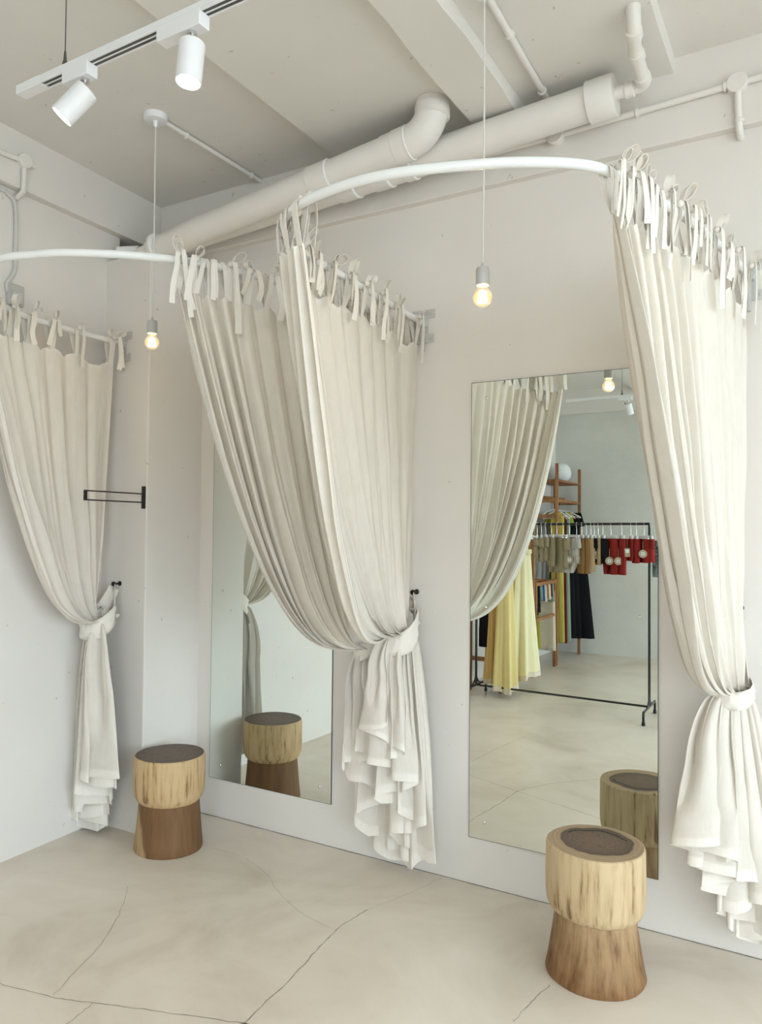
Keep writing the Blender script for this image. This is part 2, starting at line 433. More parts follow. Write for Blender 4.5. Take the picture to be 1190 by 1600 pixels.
# floor with its cracks
cracks = [([(-2.334, 1.558), (-2.126, 1.6), (-1.989, 1.648), (-1.772, 1.726), (-1.517, 1.815), (-1.517, 1.815), (-1.243, 1.9), (-0.998, 1.985), (-0.8, 2.07)], 0.0028), ([(-2.508, 2.24), (-2.39, 2.111), (-2.253, 1.905), (-2.194, 1.762), (-2.131, 1.608)], 0.0016), ([(-1.551, 2.601), (-1.573, 2.446), (-1.565, 2.305), (-1.534, 2.072), (-1.514, 1.817), (-1.46, 1.7), (-1.39, 1.58), (-1.28, 1.46), (-1.149, 1.34)], 0.0032), ([(-2.479, 2.713), (-2.282, 2.71), (-2.087, 2.633), (-1.919, 2.519), (-1.761, 2.445), (-1.607, 2.409)], 0.0012), ([(-1.989, 1.648), (-1.973, 1.542), (-1.95, 1.25), (-1.92, 0.964), (-1.85, 0.538)], 0.0024), ([(-1.418, 2.998), (-1.474, 2.808), (-1.551, 2.601)], 0.0012), ([(-0.817, 2.242), (-0.801, 2.368), (-0.778, 2.486)], 0.0022)]
mb = MB()
mb.box((-3.6, YF-.15, -.1), (XR+.15, YB+.15, 0))
random.seed(3)
for pl, w in cracks:
    P = catmull([(x, y, .0004) for x, y in pl], 8)
    ws = [w*(.5+.8*random.random()) for _ in P]
    n = len(P); vs = []
    for i in range(n):
        t = (P[min(i+1, n-1)]-P[max(i-1, 0)]).normalized(); q = V((-t.y, t.x, 0))
        j = V((random.uniform(-.003, .003), random.uniform(-.003, .003), 0))
        vs += [P[i]+j-q*ws[i]*.5, P[i]+j+q*ws[i]*.5]
    mb.add(vs, [(2*i, 2*i+1, 2*i+3, 2*i+2) for i in range(n-1)], 1)
# dusty open joint where the floor meets the back and left walls
def joint(a, b, seed):
    random.seed(seed); a = V(a); b = V(b); n = 70; vs = []
    d = (b-a).normalized(); q = V((-d.y, d.x, 0))
    for i in range(n+1):
        w = .004+.008*max(0, noise.noise(V((i*.35, seed, 0))))+.003*random.random()
        p = a+(b-a)*(i/n); vs += [p-q*w, p+q*.01]
    mb.add(vs, [(2*i, 2*i+1, 2*i+3, 2*i+2) for i in range(n)], 2)
joint((-2.87, YB-.001, .0005), (1.0, YB-.001, .0005), 1.)
put(mb.build('floor', [M['floor'], M['crack'], M['gap']], smooth=False, org=(0, 0, 0)), kind='structure')

# ceiling: slab bays stepping along X, profile extruded along Y
L_, M_, B_, N_, R_ = 3.285, 3.235, 3.185, 3.24, 3.295
prof = [(-3.6, L_), (-1.94, L_), (-1.94, M_), (-1.235, M_), (-1.235, B_), (-1.038, B_), (-1.032, N_), (-.47, N_), (-.465, R_), (XR+.15, R_)]
mb = MB(); vs = []; fs = []
n = len(prof)
random.seed(5)
NY = 40
for j in range(NY+1):
    y = YF-.15+(YB+.3-YF)*j/NY
    for i, (x, z) in enumerate(prof):
        dx = random.uniform(-.006, .006) if 0 < i < n-1 else 0
        vs.append((x+(dx if i in (4, 5) else dx*.2), y, z))
for j in range(NY):
    for i in range(n-1):
        fs.append((j*n+i, (j+1)*n+i, (j+1)*n+i+1, j*n+i+1))
mb.add(vs, fs)
b0 = len(mb.v)
mb.add([(-3.6, YF-.15, ZT), (XR+.15, YF-.15, ZT), (XR+.15, YB+.15, ZT), (-3.6, YB+.15, ZT)], [(0, 1, 2, 3)])
put(mb.build('ceiling', M['ceil'], smooth=False, org=(0, 0, 3.3)), kind='structure')

put(MB().box((-3.6, YB, 0), (XR+.15, YB+.15, ZT)).build('wall_back', M['wall'], smooth=False), kind='structure')
FX0, FX1 = .2, 2.45  # opening for the added window behind the camera
put(MB().box((-3.6, YF-.15, 0), (FX0, YF, ZT)).box((FX1, YF-.15, 0), (XR+.15, YF, ZT)).box((FX0, YF-.15, 2.85), (FX1, YF, ZT)).box((FX0, YF-.15, 0), (FX1, YF, .05)).build('wall_front', M['wall_f'], smooth=False), kind='structure')
mb = MB()
def slab(y0, y1, z0, z1, d=None):
    a, b = (xl(y0), xl(y1)) if d is None else (d, d)
    mb.add([(a, y0, z0), (b, y1, z0), (-3.6, y1, z0), (-3.6, y0, z0), (a, y0, z1), (b, y1, z1), (-3.6, y1, z1), (-3.6, y0, z1)],
           [(3,2,1,0),(4,5,6,7),(0,1,5,4),(1,2,6,5),(2,3,7,6),(3,0,4,7)])
# a broken hole in the plaster is left open under the beam above the boxed corner
slab(YF-.15, YB+.15, 0, 2.93); slab(YF-.15, YB+.15, 3.035, ZT); slab(YF-.15, 2.73, 2.93, 3.035); slab(2.95, YB+.15, 2.93, 3.035); slab(2.73, 2.95, 2.93, 3.035, -3.45)
put(mb.build('wall_left', M['wall'], smooth=False), kind='structure')
# right wall with the shop window
WY0, WY1, WZ0, WZ1 = -2.9, 2.55, .12, 2.85
mb = MB()
mb.box((XR, YF-.15, 0), (XR+.15, WY0, ZT)).box((XR, WY1, 0), (XR+.15, YB+.15, ZT))
mb.box((XR, WY0, 0), (XR+.15, WY1, WZ0)).box((XR, WY0, WZ1), (XR+.15, WY1, ZT))
put(mb.build('wall_right', M['wall'], smooth=False), kind='structure')
mb = MB()
for y in (WY0, WY0+1.36, WY0+2.72, WY0+4.08, WY1-.05):
    mb.box((XR+.04, y, WZ0), (XR+.1, y+.05, WZ1))
mb.box((XR+.04, WY0, WZ0), (XR+.1, WY1, WZ0+.05)).box((XR+.04, WY0, WZ1-.05), (XR+.1, WY1, WZ1))
win = put(mb.build('window_1', M['frame'], smooth=False), kind='structure')
MB().box((XR+.066, WY0+.02, WZ0+.02), (XR+.074, WY1-.02, WZ1-.02)).build('pane', M['pane'], win, smooth=False)
mb = MB()
for x in (FX0, FX0+.73, FX0+1.47, FX1-.05): mb.box((x, YF-.1, .05), (x+.05, YF-.04, 2.85))
mb.box((FX0, YF-.1, .05), (FX1, YF-.04, .1)).box((FX0, YF-.1, 2.8), (FX1, YF-.04, 2.85))
win2 = put(mb.build('added_window', M['frame'], smooth=False), kind='structure')  # unseen window, added to even out the daylight from the front
MB().box((FX0+.02, YF-.074, .07), (FX1-.02, YF-.066, 2.83)).build('pane', M['pane'], win2, smooth=False)
put(MB().box((-9, -14, -.25), (XR+.15, YF-.15, -.12)).build('pavement', M['pave'], smooth=False), kind='structure')  # unseen ground outside, included to bounce daylight up to the ceiling
put(MB().box((XR+.15, -14, -.25), (14, 9, -.12)).build('pavement', M['pave'], smooth=False), kind='structure')

# downstand beams round the top of the walls
put(MB().box((-3.6, 2.98, 2.978), (XR, YB+.01, 3.40)).build('trim_1', M['wall'], smooth=False, bevel=.004), kind='structure')
mb = MB(); y0, y1 = YF, 2.98
mb.add([(xl(y0)+.05, y0, 3.02), (xl(y1)+.05, y1, 3.035), (-3.6, y1, 3.035), (-3.6, y0, 3.02), (xl(y0)+.05, y0, 3.4), (xl(y1)+.05, y1, 3.4), (-3.6, y1, 3.4), (-3.6, y0, 3.4)],
       [(3,2,1,0),(4,5,6,7),(0,1,5,4),(1,2,6,5),(2,3,7,6),(3,0,4,7)])
put(mb.build('trim_2', M['wall'], smooth=False, bevel=.004), kind='structure')
put(MB().box((-3.0, YF-.01, 2.99), (XR, YF+.06, 3.40)).build('trim_3', M['wall'], smooth=False), kind='structure')
# boxed-in pipe chase in the corner, its plaster top slumped
mb = MB(); X0, X1, Y0, Y1 = -3.3, -2.872, 2.645, YB+.02
nx = 10
vs = []; fs = []
topz = lambda x: 2.885+.045*max(0, 1-abs((x+2.92)/.16))+.004*noise.noise(V((x*20, 0, 0)))
ring = [(X0+(X1-X0)*i/nx, Y0) for i in range(nx+1)]+[(X1, Y0+(Y1-Y0)*i/6) for i in range(1, 7)]+[(X0, Y1)]
for (x, y) in ring: vs.append((x, y, 0))
for (x, y) in ring: vs.append((x, y, topz(x)-(.0 if y < Y0+.01 else .05*(y-Y0))))
k = len(ring)
for i in range(k): fs.append((i, (i+1) % k, k+(i+1) % k, k+i))
fs.append(tuple(range(k, 2*k)))
mb.add(vs, fs)
put(mb.build('wall_corner', M['wall'], smooth=False, bevel=.006), kind='structure')

# ------------------------------------------------------------------ mirrors
def wall_mirror(x0, x1, z0, z1, label, screws):
    root = empty('wall_mirror', ((x0+x1)/2, YB-.004, z0), label, 'mirror')
    mb = MB(); mb.box((x0, YB-.0055, z0), (x1, YB-.0005, z1), 1)
    mb.add([(x0+.0018, YB-.0058, z0+.0018), (x1-.0018, YB-.0058, z0+.0018), (x1-.0018, YB-.0058, z1-.0018), (x0+.0018, YB-.0058, z1-.0018)], [(0, 1, 2, 3)], 0)
    mb.build('mirror_glass', [M['mirror'], M['medge']], root, smooth=False)
    for (x, z) in screws:
        MB().lathe((x, YB-.006, z), [(.0065, 0), (.0065, .0015), (.005, .0035), (.002, .0045), (0, .0046)], 16, (0, -1, 0)).build('mirror_screw', M['steel'], root)
wall_mirror(-2.776, -2.008, .198, 2.143, 'tall frameless mirror beside the boxed corner, partly behind curtains, reflecting the shaded stool',
            [(-2.703, z) for z in (.272, 1.178, 2.07)]+[(-2.075, z) for z in (.272, 1.178, 2.07)])
wall_mirror(-1.301, -.529, .196, 2.143, 'tall frameless mirror reflecting the clothes racks and the room behind',
            [(-1.231, z) for z in (.27, 1.178, 2.072)]+[(-.597, z) for z in (.27, 1.178, 2.072)])

# ------------------------------------------------------------------ stools
def stool(c, h, rt, rb, rw, zw, label, matseat, mattop, matbase, seed, rot):
    root = empty('log_stool', c, label, 'stool')
    wob = lambda a, hh: 1+.012*math.sin(2*a+seed)+.008*math.sin(3*a+seed*2)+.004*math.sin(7*a+hh*9)
    d = h-zw
    pr = [(rw*.9, zw-.004), (rw+.004, zw), (rt*.93, zw+.012), (rt*.985, zw+.032), (rt*1.005, zw+.06), (rt*1.01, zw+d*.55), (rt, h-.012), (rt*.985, h-.003), (rt*.96, h)]
    mb = MB(); mb.lathe(c, pr, 64, wob=wob); mb.f.pop(); mb.m.pop()
    top = MB().lathe(c, [(rt*.96, h), (rt*.6, h-.001), (rt*.3, h-.0015), (0, h-.0015)], 64, wob=wob)
    mb.add(top.v, top.f, 1)
    s = mb.build('seat', [matseat, mattop], root, angle=35)
    pb = [(rb*.985, 0), (rb, .006)]+[(rb+(rw-rb)*(t**.85), .006+(zw-.006)*t) for t in (.2, .4, .6, .8, 1.)]
    MB().lathe(c, pb, 64, wob=wob).build('base', matbase, root)
    root.rotation_euler.z = rot
    return root
seat1 = wood_streak('stool_sapwood', (.58, .41, .225), (.49, .33, .165), (.20, .115, .05), 55, 5., .38, .56)
seat2 = wood_streak('stool_sapwood_pale', (.60, .455, .275), (.50, .36, .205), (.21, .125, .06), 50, 4.2, .38, .57)
base1 = wood_streak('stool_split_base', (.47, .33, .17), (.38, .255, .125), (.22, .13, .06), 45, 3.2, .38, .58, split=(.7, .7, -.082, (.20, .105, .045)))
base2 = wood_streak('stool_brown_base', (.42, .285, .155), (.30, .19, .095), (.15, .085, .04), 50, 4.2, .36, .60, zgrad=(.20, .02, (.66, .53, .43)))
stool((-2.665, 2.625, 0), .436, .163, .158, .138, .225, 'log stool with two-tone dark heartwood base in front of the boxed corner',
      seat1, end_grain('stool_top_dark', .0, .0, .185, .185, (.46, .33, .19), (.125, .085, .062)), base1, 1.3, 0)
stool((-.668, 2.640, 0), .438, .164, .166, .133, .210, 'log stool with small oval heartwood and brown base before the right mirror',
      seat2, end_grain('stool_top_oval', .0, .012, .125, .12, (.42, .30, .18), (.155, .105, .07), crack_arc=(-.15, .98)), base2, 2.1, 0)

# ------------------------------------------------------------------ curtain rods
ZR = 2.434
rod2 = [(-1.535, 2.985), (-1.522, 2.62), (-1.508, 2.32), (-1.50, 2.06), (-1.455, 1.89), (-1.36, 1.775), (-1.197, 1.709), (-.985, 1.697), (-.741, 1.765), (-.60, 1.832), (-.50, 1.91), (-.44, 2.02), (-.39, 2.18), (-.304, 2.504), (-.215, 2.985)]
rod1 = [(-3.05, 2.61), (-3.05, 2.29), (-3.03, 2.06), (-2.95, 1.85), (-2.82, 1.70), (-2.62, 1.60), (-2.45, 1.585), (-2.33, 1.615), (-2.215, 1.656), (-2.04, 1.777), (-1.907, 1.913), (-1.83, 2.05), (-1.76, 2.25), (-1.66, 2.65), (-1.60, 2.985)]
RODR = .0135
def rodpts(r, z=ZR): return catmull([(x, y, z) for x, y in r], 10)
def bracket(root, x, y, sgn=1):
    mb = MB()
    mb.box((x-.022, y-.006, ZR-.09), (x+.022, y, ZR+.045))
    mb.box((x-.016, y-.03, ZR-.02), (x+.016, y-.005, ZR+.028))
    mb.box((x+.005, y-.005, ZR+.02), (x+.055, y, ZR+.06)).box((x+.005, y-.005, ZR-.09), (x+.05, y, ZR-.05))
    mb.tube([(x, y, ZR), (x, y-.035, ZR)], .019, 14)
    for z in (ZR+.04, ZR-.07):
        mb.lathe((x+.035, y-.005, z), [(.006, 0), (.005, .003), (0, .004)], 10, (0, -1, 0))
    mb.tube([(x-.004, y-.012, ZR-.02), (x-.004, y-.012, ZR-.13)], .011, 10)
    mb.build('wall_bracket', M['bracket'], root, bevel=.0015)
def rod(r, label, ends):
    pts = rodpts(r)
    root = empty('curtain_rod', (pts[len(pts)//2].x, pts[len(pts)//2].y, ZR), label, 'curtain rod')
    MB().tube(pts, RODR, 16).build('rail', M['rod'], root)
    for (x, y) in ends: bracket(root, x, y)
rod(rod1, 'white curved curtain rod arching in from the left edge of the picture', [(-3.05, 2.645), (-1.60, YB)])
rod(rod2, 'white curved curtain rod arching over the right mirror bay', [(-1.535, YB), (-.215, YB)])

# ------------------------------------------------------------------ curtains
def path_sampler(pts):
    d = [0.]
    for a, b in zip(pts, pts[1:]): d.append(d[-1]+(b-a).length)
    d = np.array(d); A = np.array([[p.x, p.y, p.z] for p in pts])
    tot = d[-1]
    def f(s):
        return V([float(np.interp(s, d, A[:, k])) for k in range(3)])
    return f, tot

def closest_s(f, tot, xy):
    best = min(range(401), key=lambda i: (f(tot*i/400)-V((xy[0], xy[1], ZR))).length)
    return tot*best/400

def sstep(a, b, x):
    t = min(1, max(0, (x-a)/(b-a))); return t*t*(3-2*t)

def tie_mesh(R, T, N, fab, seed, bow, tail):
    """tie tab: strap looped over the rod, knot, bow loops and two hanging tails"""
    rnd = random.Random(seed); mb = MB(); r = RODR+.003
    w = .016+.006*rnd.random(); up = V((0, 0, 1))
    off = fab-R; sl = T*rnd.uniform(-.008, .008)
    mb.ribbon([fab+N*.003-up*.012, R+N*(r+.002)+V((off.x, off.y, 0))*.3-up*.02+sl, R+N*r+sl, R+up*r*.8+N*r*.6+sl, R+up*r+sl, R+up*r*.8-N*r*.6+sl, R-N*r+sl, R-N*(r+.001)-up*.03+sl*.5+V((off.x, off.y, 0))*.4, fab-N*.002-up*.008], T, w)
    # second strap slightly apart
    s2 = T*rnd.uniform(.014, .026)*rnd.choice((-1, 1))
    mb.ribbon([fab+N*.002-up*.01+s2*.3, R+N*(r+.003)-up*.03+s2*.8, R+N*(r+.002)+s2, R+up*(r+.002)+s2, R-N*(r+.002)+s2, R-N*r-up*.03+s2, fab-up*.01+s2*.4], T, w*.8)
    kn = R+N*(r+.008)+up*rnd.uniform(-.005, .018)
    mb.lathe(kn-up*.011, [(0, 0), (.009, .003), (.0125, .011), (.009, .019), (0, .022)], 8)
    for b in range(bow):
        a = rnd.uniform(-1.2, 1.2); ln = rnd.uniform(.035, .062)
        dr = (T*math.sin(a)+up*(.55+.45*math.cos(a))+N*rnd.uniform(.0, .7)).normalized()
        sd = (T*math.cos(a)-up*math.sin(a)*.5).normalized()
        lp = [kn, kn+dr*ln*.55+sd*ln*.28, kn+dr*ln+sd*ln*.16, kn+dr*ln*1.02-sd*ln*.14, kn+dr*ln*.55-sd*ln*.25, kn+N*.003]
        mb.ribbon(catmull(lp, 4), N+T*.5*rnd.uniform(-1, 1), w*.95)
    for b in range(2):
        ln = tail*rnd.uniform(.6, 1.25); sx = rnd.uniform(-.035, .035); out = rnd.uniform(.012, .03)
        tl = [kn, kn+N*out*.8+T*sx*.4+up*rnd.uniform(-.004, .012), kn+N*out+T*sx*.7-up*ln*.3, kn+N*(out*.9)+T*(sx+rnd.uniform(-.01, .01))-up*ln*.65, kn+N*(out*.7)+T*(sx+rnd.uniform(-.014, .014))-up*ln]
        tw = rnd.uniform(-.8, .8); P = catmull(tl, 4)
        wv = [T*math.cos(tw*i/len(P))+N*math.sin(tw*i/len(P)) for i in range(len(P))]
        mb.ribbon(P, wv, [w*(.8+.35*i/len(P)) for i in range(len(P))])
    return mb

def sab(x):
    return math.sqrt(math.sin(x)**2+.012)-.03

def curtain(label, rodp, front, wall, G, e1, e2, k, wt, wh, dt, dh, nacc, phi, drift, npl, A0, length, dense, seed, nties, outsign, name='curtain', dip=.03, wallx=0, tail=.15, zspread=.0, kw=None, kb=0., flat=.2, accA=.62):
    """u=0 is the leading (room-side) edge, u=1 the edge at the wall"""
    pts = rodpts(rodp); f, tot = path_sampler(pts)
    s0, s1 = closest_s(f, tot, front), closest_s(f, tot, wall)
    G = V(G); e1 = V(e1).normalized(); e2 = V(e2).normalized()
    NS, NT, NB = 280, 70, 56
    rnd = random.Random(seed)
    base = empty(name, (G.x, G.y, 0.02), label, 'curtain')
    gap = .105
    us = [i/NS for i in range(NS+1)]
    arc = lambda u: s0+(s1-s0)*(dense*u**1.9+(1-dense)*u)
    # ties
    tu = [(j+.5)/nties for j in range(nties)]
    tu[0] = .02; tu[-1] = .985
    rows = []
    def frame(u):
        s = arc(u); R = f(s)
        T = (f(min(tot, s+.01))-f(max(0, s-.01))); T.z = 0; T.normalize()
        N = V((T.y, -T.x, 0))*outsign
        return R, T, N
    topz = []
    grid_up = [[None]*(NS+1) for _ in range(NT+1)]
    grid_lo = [[None]*(NS+1) for _ in range(NB+1)]
    for i, u in enumerate(us):
        R, T, N = frame(u)
        un = u+.022*noise.noise(V((u*5.3, seed, 0)))
        ph = 2*PI*npl*un
        amp = A0*(flat+(1-flat)*(1-u)**1.3)*(.75+.5*noise.noise(V((u*7, seed+3, 1))))
        dmin = min(abs(u-t) for t in tu)
        droop = .030*min(1, dmin*nties*2)**1.5*(.5+.7*u)
        z0 = R.z-gap-droop+.004*noise.noise(V((u*30, seed, 2)))
        acc = accA*math.sin(2*PI*nacc*u+phi)+.16*math.sin(6*PI*nacc*u+1.3*seed)+drift*(u-.5)
        zg = G.z+zspread*(u-.5)+.006*math.sin(2*PI*nacc*3*u)
        cg = G+e1*(wt*acc)+e2*(dt*(.5-u)); cg.z = zg
        plen = 0; prev = None
        kk = k+kb*max(0, 1-u/.22)
        for j in range(NT+1):
            tau = j/NT; ff = tau**1.45; g = 1-(1-ff)**kk
            top = V((R.x, R.y, 0)); c2 = V((cg.x, cg.y, 0))
            p = top.lerp(c2, ff)
            z = z0+(zg-z0)*g-dip*(1-u)*math.sin(PI*min(1, ff*1.02))**2*ff
            fold = amp*(.55+.95*math.sin(PI*min(1, tau*1.05)))*(1-tau**4)
            php = ph+.7+.45*noise.noise(V((u*4, tau*.5, seed+2)))
            wv = (2*sab(php*.5)-1)*(1-.3*tau)+.42*tau*(2*sab(1.15*php+1.7+seed)-1)+.15*math.sin(4.1*ph+tau*3)*tau
            wv += .5*noise.noise(V((u*7, tau*2.2, seed)))
            if u < .16:
                wv += (.8+.3*math.sin(tau*5+seed))*(1-u/.16)*(1-tau**2)*(2*sab(PI*(u*34+.35))-1)
            p = p+N*fold*wv+T*fold*.35*math.cos(ph*1.0+.6)*(1-tau)
            p = p+N*.010*noise.noise(V((u*22+tau*4, tau*5, seed+9)))*math.sin(PI*tau)
            p.z = z
            if prev is not None: plen += (top.lerp(c2, ff)+V((0, 0, z))-prev).length
            prev = top.lerp(c2, ff)+V((0, 0, z))
            grid_up[j][i] = p
        rem = max(.35, length-plen)
        for j in range(NB+1):
            sg = j/NB; o = sg**.5
            ww = wt+(wh-wt)*o; dd = dt+(dh-dt)*o
            acc2 = acc+.10*o*math.sin(2*PI*nacc*2.1*u+2*seed)+.05*o*noise.noise(V((u*16, sg*2, seed)))
            p = G+e1*(ww*acc2)+e2*(dd*(.5-u)+.016*o*math.sin(2*PI*nacc*3.3*u+seed)+.010*o*noise.noise(V((u*14, sg*3, seed+5))))
            # drape slack just under the band bulges out
            pl = (2*abs(math.sin(PI*(nacc*3.3+20)*u+seed+.8*noise.noise(V((u*8, seed, 1)))))-1)*(.6+.8*abs(noise.noise(V((u*11, seed, 4)))))
            p = p+e1*.006*pl*math.sin(PI*min(1, sg*1.6))+e2*(.030*pl*math.sin(PI*min(1, .15+sg*1.05))+.02*math.sin(PI*min(1, sg*2.2))*(1-u))
            p.z = zg-sg*rem
            if p.z < .012: p.z = .012
            grid_lo[j][i] = p
    mb = MB(); vs = [p for row in grid_up for p in row]+[p for row in grid_lo[1:] for p in row]
    W = NS+1; nr = NT+1+NB
    fs = []; ms = []
    for j in range(nr-1):
        hem = 1 if (j >= nr-4 or j < 2) else 0
        for i in range(NS):
            fs.append((j*W+i, j*W+i+1, (j+1)*W+i+1, (j+1)*W+i)); ms.append(hem)
    mb.v = [tuple(p) for p in vs]; mb.f = fs; mb.m = ms
    mb.build('panel', [M['linen'], M['linenh']], base, angle=180)
    for q, t in enumerate(tu):
        R, T, N = frame(t)
        i = int(round(t*NS)); fab = grid_up[0][i]
        bw = rnd.choice((0, 1, 1, 2, 2)) if t > .15 else 2
        tie_mesh(R, T, N, fab, seed*50+q, bw, tail*rnd.uniform(.7, 1.3)).build('tie', M['linenh'], base, angle=60)
    return base

c_r1_left = curtain('linen curtain at the left picture edge tied to the boxed corner', rod1, (-2.90, 1.79), (-3.05, 2.58), (-3.05, 2.50, 1.045), (.94, .34, 0), (.5, -.86, 0), 2.4, .06, .195, .07, .14, 4.5, 2.6, -.75, 8, .042, 2.285, .35, 1, 7, -1, tail=.14, flat=.15, accA=.5)
c_r1_right = curtain('linen curtain tied at the mirror bays, the one farther back behind the brighter panel', rod1, (-1.925, 1.888), (-1.615, 2.94), (-1.735, 2.895, .985), (1, .1, 0), (-.35, -.94, 0), 2.55, .05, .15, .06, .12, 2.5, .4, .5, 12, .050, 2.265, .62, 2, 12, 1, tail=.17, dip=.05)
c_r2_left = curtain('linen curtain overlapping another and tied between the two mirrors', rod2, (-1.285, 1.737), (-1.535, 2.95), (-1.553, 2.85, 1.06), (1, .1, 0), (-.2, -.98, 0), 2.3, .05, .150, .07, .14, 4.5, 2.2, .65, 15, .046, 2.25, .68, 3, 13, -1, tail=.18, dip=.05, kb=.9, flat=.12, accA=.52)
c_r2_right = curtain('linen curtain at the right picture edge, right of the right mirror', rod2, (-.459, 1.963), (-.222, 2.95), (-.262, 2.86, .955), (1, .1, 0), (-.25, -.97, 0), 2.0, .05, .20, .06, .15, 5.5, 2.0, .85, 13, .050, 2.215, .6, 4, 12, 1, tail=.17, flat=.25, accA=.40)

# tie-back bands and their wall knobs
def knob(c, d, label):
    d = V(d).normalized()
    mb = MB(); mb.lathe(c, [(.012, 0), (.012, .003), (.005, .006), (.0045, .03), (.011, .036), (.0125, .041), (.010, .046), (0, .048)], 16, d)
    o = mb.build('tieback_peg', M['black'])
    put(o, label, 'wall peg', None); return o
def tieback(k, G, rx, ry, w0, w1, label, e1=(1, 0, 0), e2=(0, -1, 0), drop=0.):
    """band: teardrop loop from the knob round the bundle"""
    k = V(k); G = V(G); e1 = V(e1).normalized(); e2 = V(e2).normalized()
    pts = []; ws = []; wv = []
    n = 40
    dirk = V((k.x-G.x, k.y-G.y, 0)); 
    a0 = math.atan2(dirk.dot(e2), dirk.dot(e1))
    pts.append(k+V((0, 0, .004))); ws.append(w0)
    for i in range(n+1):
        a = a0+.55+(2*PI-1.1)*i/n
        p = G+e1*math.cos(a)*rx+e2*math.sin(a)*ry
        al = (math.cos(a-a0)+1)/2
        p.z = G.z+drop*(al-.5)
        pts.append(p); ws.append(w1)
    pts.append(k+V((0, 0, -.004))); ws.append(w0)
    P = catmull(pts, 4); m = len(P)
    W = [float(np.interp(i/(m-1)*(len(ws)-1), range(len(ws)), ws)) for i in range(m)]
    # smooth widths towards the knob
    W = [w0+(w-w0)*min(1, min(i, m-1-i)/10) for i, w in enumerate(W)]
    mb = MB()
    cols = 5
    vs = []; 
    for i in range(m):
        t = (P[min(i+1, m-1)]-P[max(i-1, 0)]).normalized()
        d = V((0, 0, 1))-t*t.z; d.normalize(); nn = t.cross(d)
        if nn.dot(P[i]-G) < 0: nn = -nn
        for c in range(cols):
            s = c/(cols-1)-.5
            crease = .004*math.sin(c*2.1+i*.13)+.003*noise.noise(V((i*.12, c*.8, 2)))
            vs.append(P[i]+d*W[i]*s+nn*(crease+.004*(1-4*s*s)))
    fs = [(i*cols+c, i*cols+c+1, (i+1)*cols+c+1, (i+1)*cols+c) for i in range(m-1) for c in range(cols-1)]
    mb.add(vs, fs)
    o = mb.build('curtain_tieback', M['linenh'], angle=180)
    s = o.modifiers.new('Solidify', 'SOLIDIFY'); s.thickness = .003
    put(o, label, 'curtain tieback'); return o
knob((-3.053, 2.645, 1.221), (0, -1, 0), 'black wall peg on the boxed corner holding a tieback')
knob((-1.562, YB, 1.227), (0, -1, 0), 'black wall peg between the two mirrors holding tiebacks')
knob((-.247, YB, 1.234), (0, -1, 0), 'black wall peg half hidden by the curtain at the right edge')
tieback((-3.053, 2.61, 1.205), (-3.05, 2.51, 1.05), .082, .066, .055, .085, 'fabric tieback around the curtain at the left edge', e1=(.94, .34, 0), e2=(.34, -.94, 0), drop=.10)
tieback((-1.585, 2.985, 1.20), (-1.725, 2.895, 1.005), .075, .06, .035, .08, 'fabric tieback around the rear curtain, half hidden behind its neighbour', drop=.10)
tieback((-1.562, 2.98, 1.205), (-1.556, 2.86, 1.08), .072, .068, .06, .09, 'fabric tieback around the front curtain between the two mirrors', drop=.13)
tieback((-.247, 2.98, 1.215), (-.262, 2.865, .96), .066, .06, .045, .06, 'fabric tieback around the curtain at the right edge', drop=.05)

# ------------------------------------------------------------------ pendants
def pendant(x, y, zc, zb, label):
    root = empty('pendant_light', (x, y, zb-.05), label, 'pendant light')
    MB().lathe((x, y, zc), [(.05, 0), (.05, -.018), (.045, -.026), (.012, -.028), (.010, -.045), (.006, -.052), (0, -.052)][::-1], 32).build('canopy', M['white'], root)
    MB().tube([(x, y, zc-.04), (x+.002, y, (zc+zb)/2), (x, y, zb+.1)], .0032, 8).build('cord', M['cord'], root)
    MB().lathe((x, y, zb), [(0, .112), (.004, .111), (.006, .098), (.0195, .094), (.0215, .088), (.0215, .042), (.0195, .038), (0, .038)][::-1], 24).build('lamp_socket', M['greyw'], root)
    # globe bulb
    pr = [(.013, .044), (.014, .034)]
    for i in range(1, 15):
        a = math.radians(60-150*i/14); pr.append((.0305*math.cos(a), .0305*math.sin(a)))
    pr[-1] = (0, -.0305)
    b = MB().lathe((x, y, zb), pr, 28).build('bulb', M['bulbg'], root)
    mb = MB()
    for k in range(6):
        a = k*PI/3+.4
        mb.tube([(x+.008*math.cos(a), y+.008*math.sin(a), zb+.020), (x+.0135*math.cos(a+.5), y+.0135*math.sin(a+.5), zb-.016)], .0042, 6)
    mb.build('filament', M['fil'], b)
    lt = bpy.data.lights.new('bulb_lamp', 'POINT'); lt.energy = 2.5; lt.color = (1., .74, .44); lt.shadow_soft_size = .012
    lo = bpy.data.objects.new('bulb_lamp', lt); COL.objects.link(lo); lo.location = (x, y, zb)
pendant(-2.472, 2.29, L_, 2.297, 'bare-bulb pendant on the left, glowing in front of the boxed corner')
pendant(-.912, 2.195, N_, 2.235, 'bare-bulb pendant on the right, glowing above the right mirror')

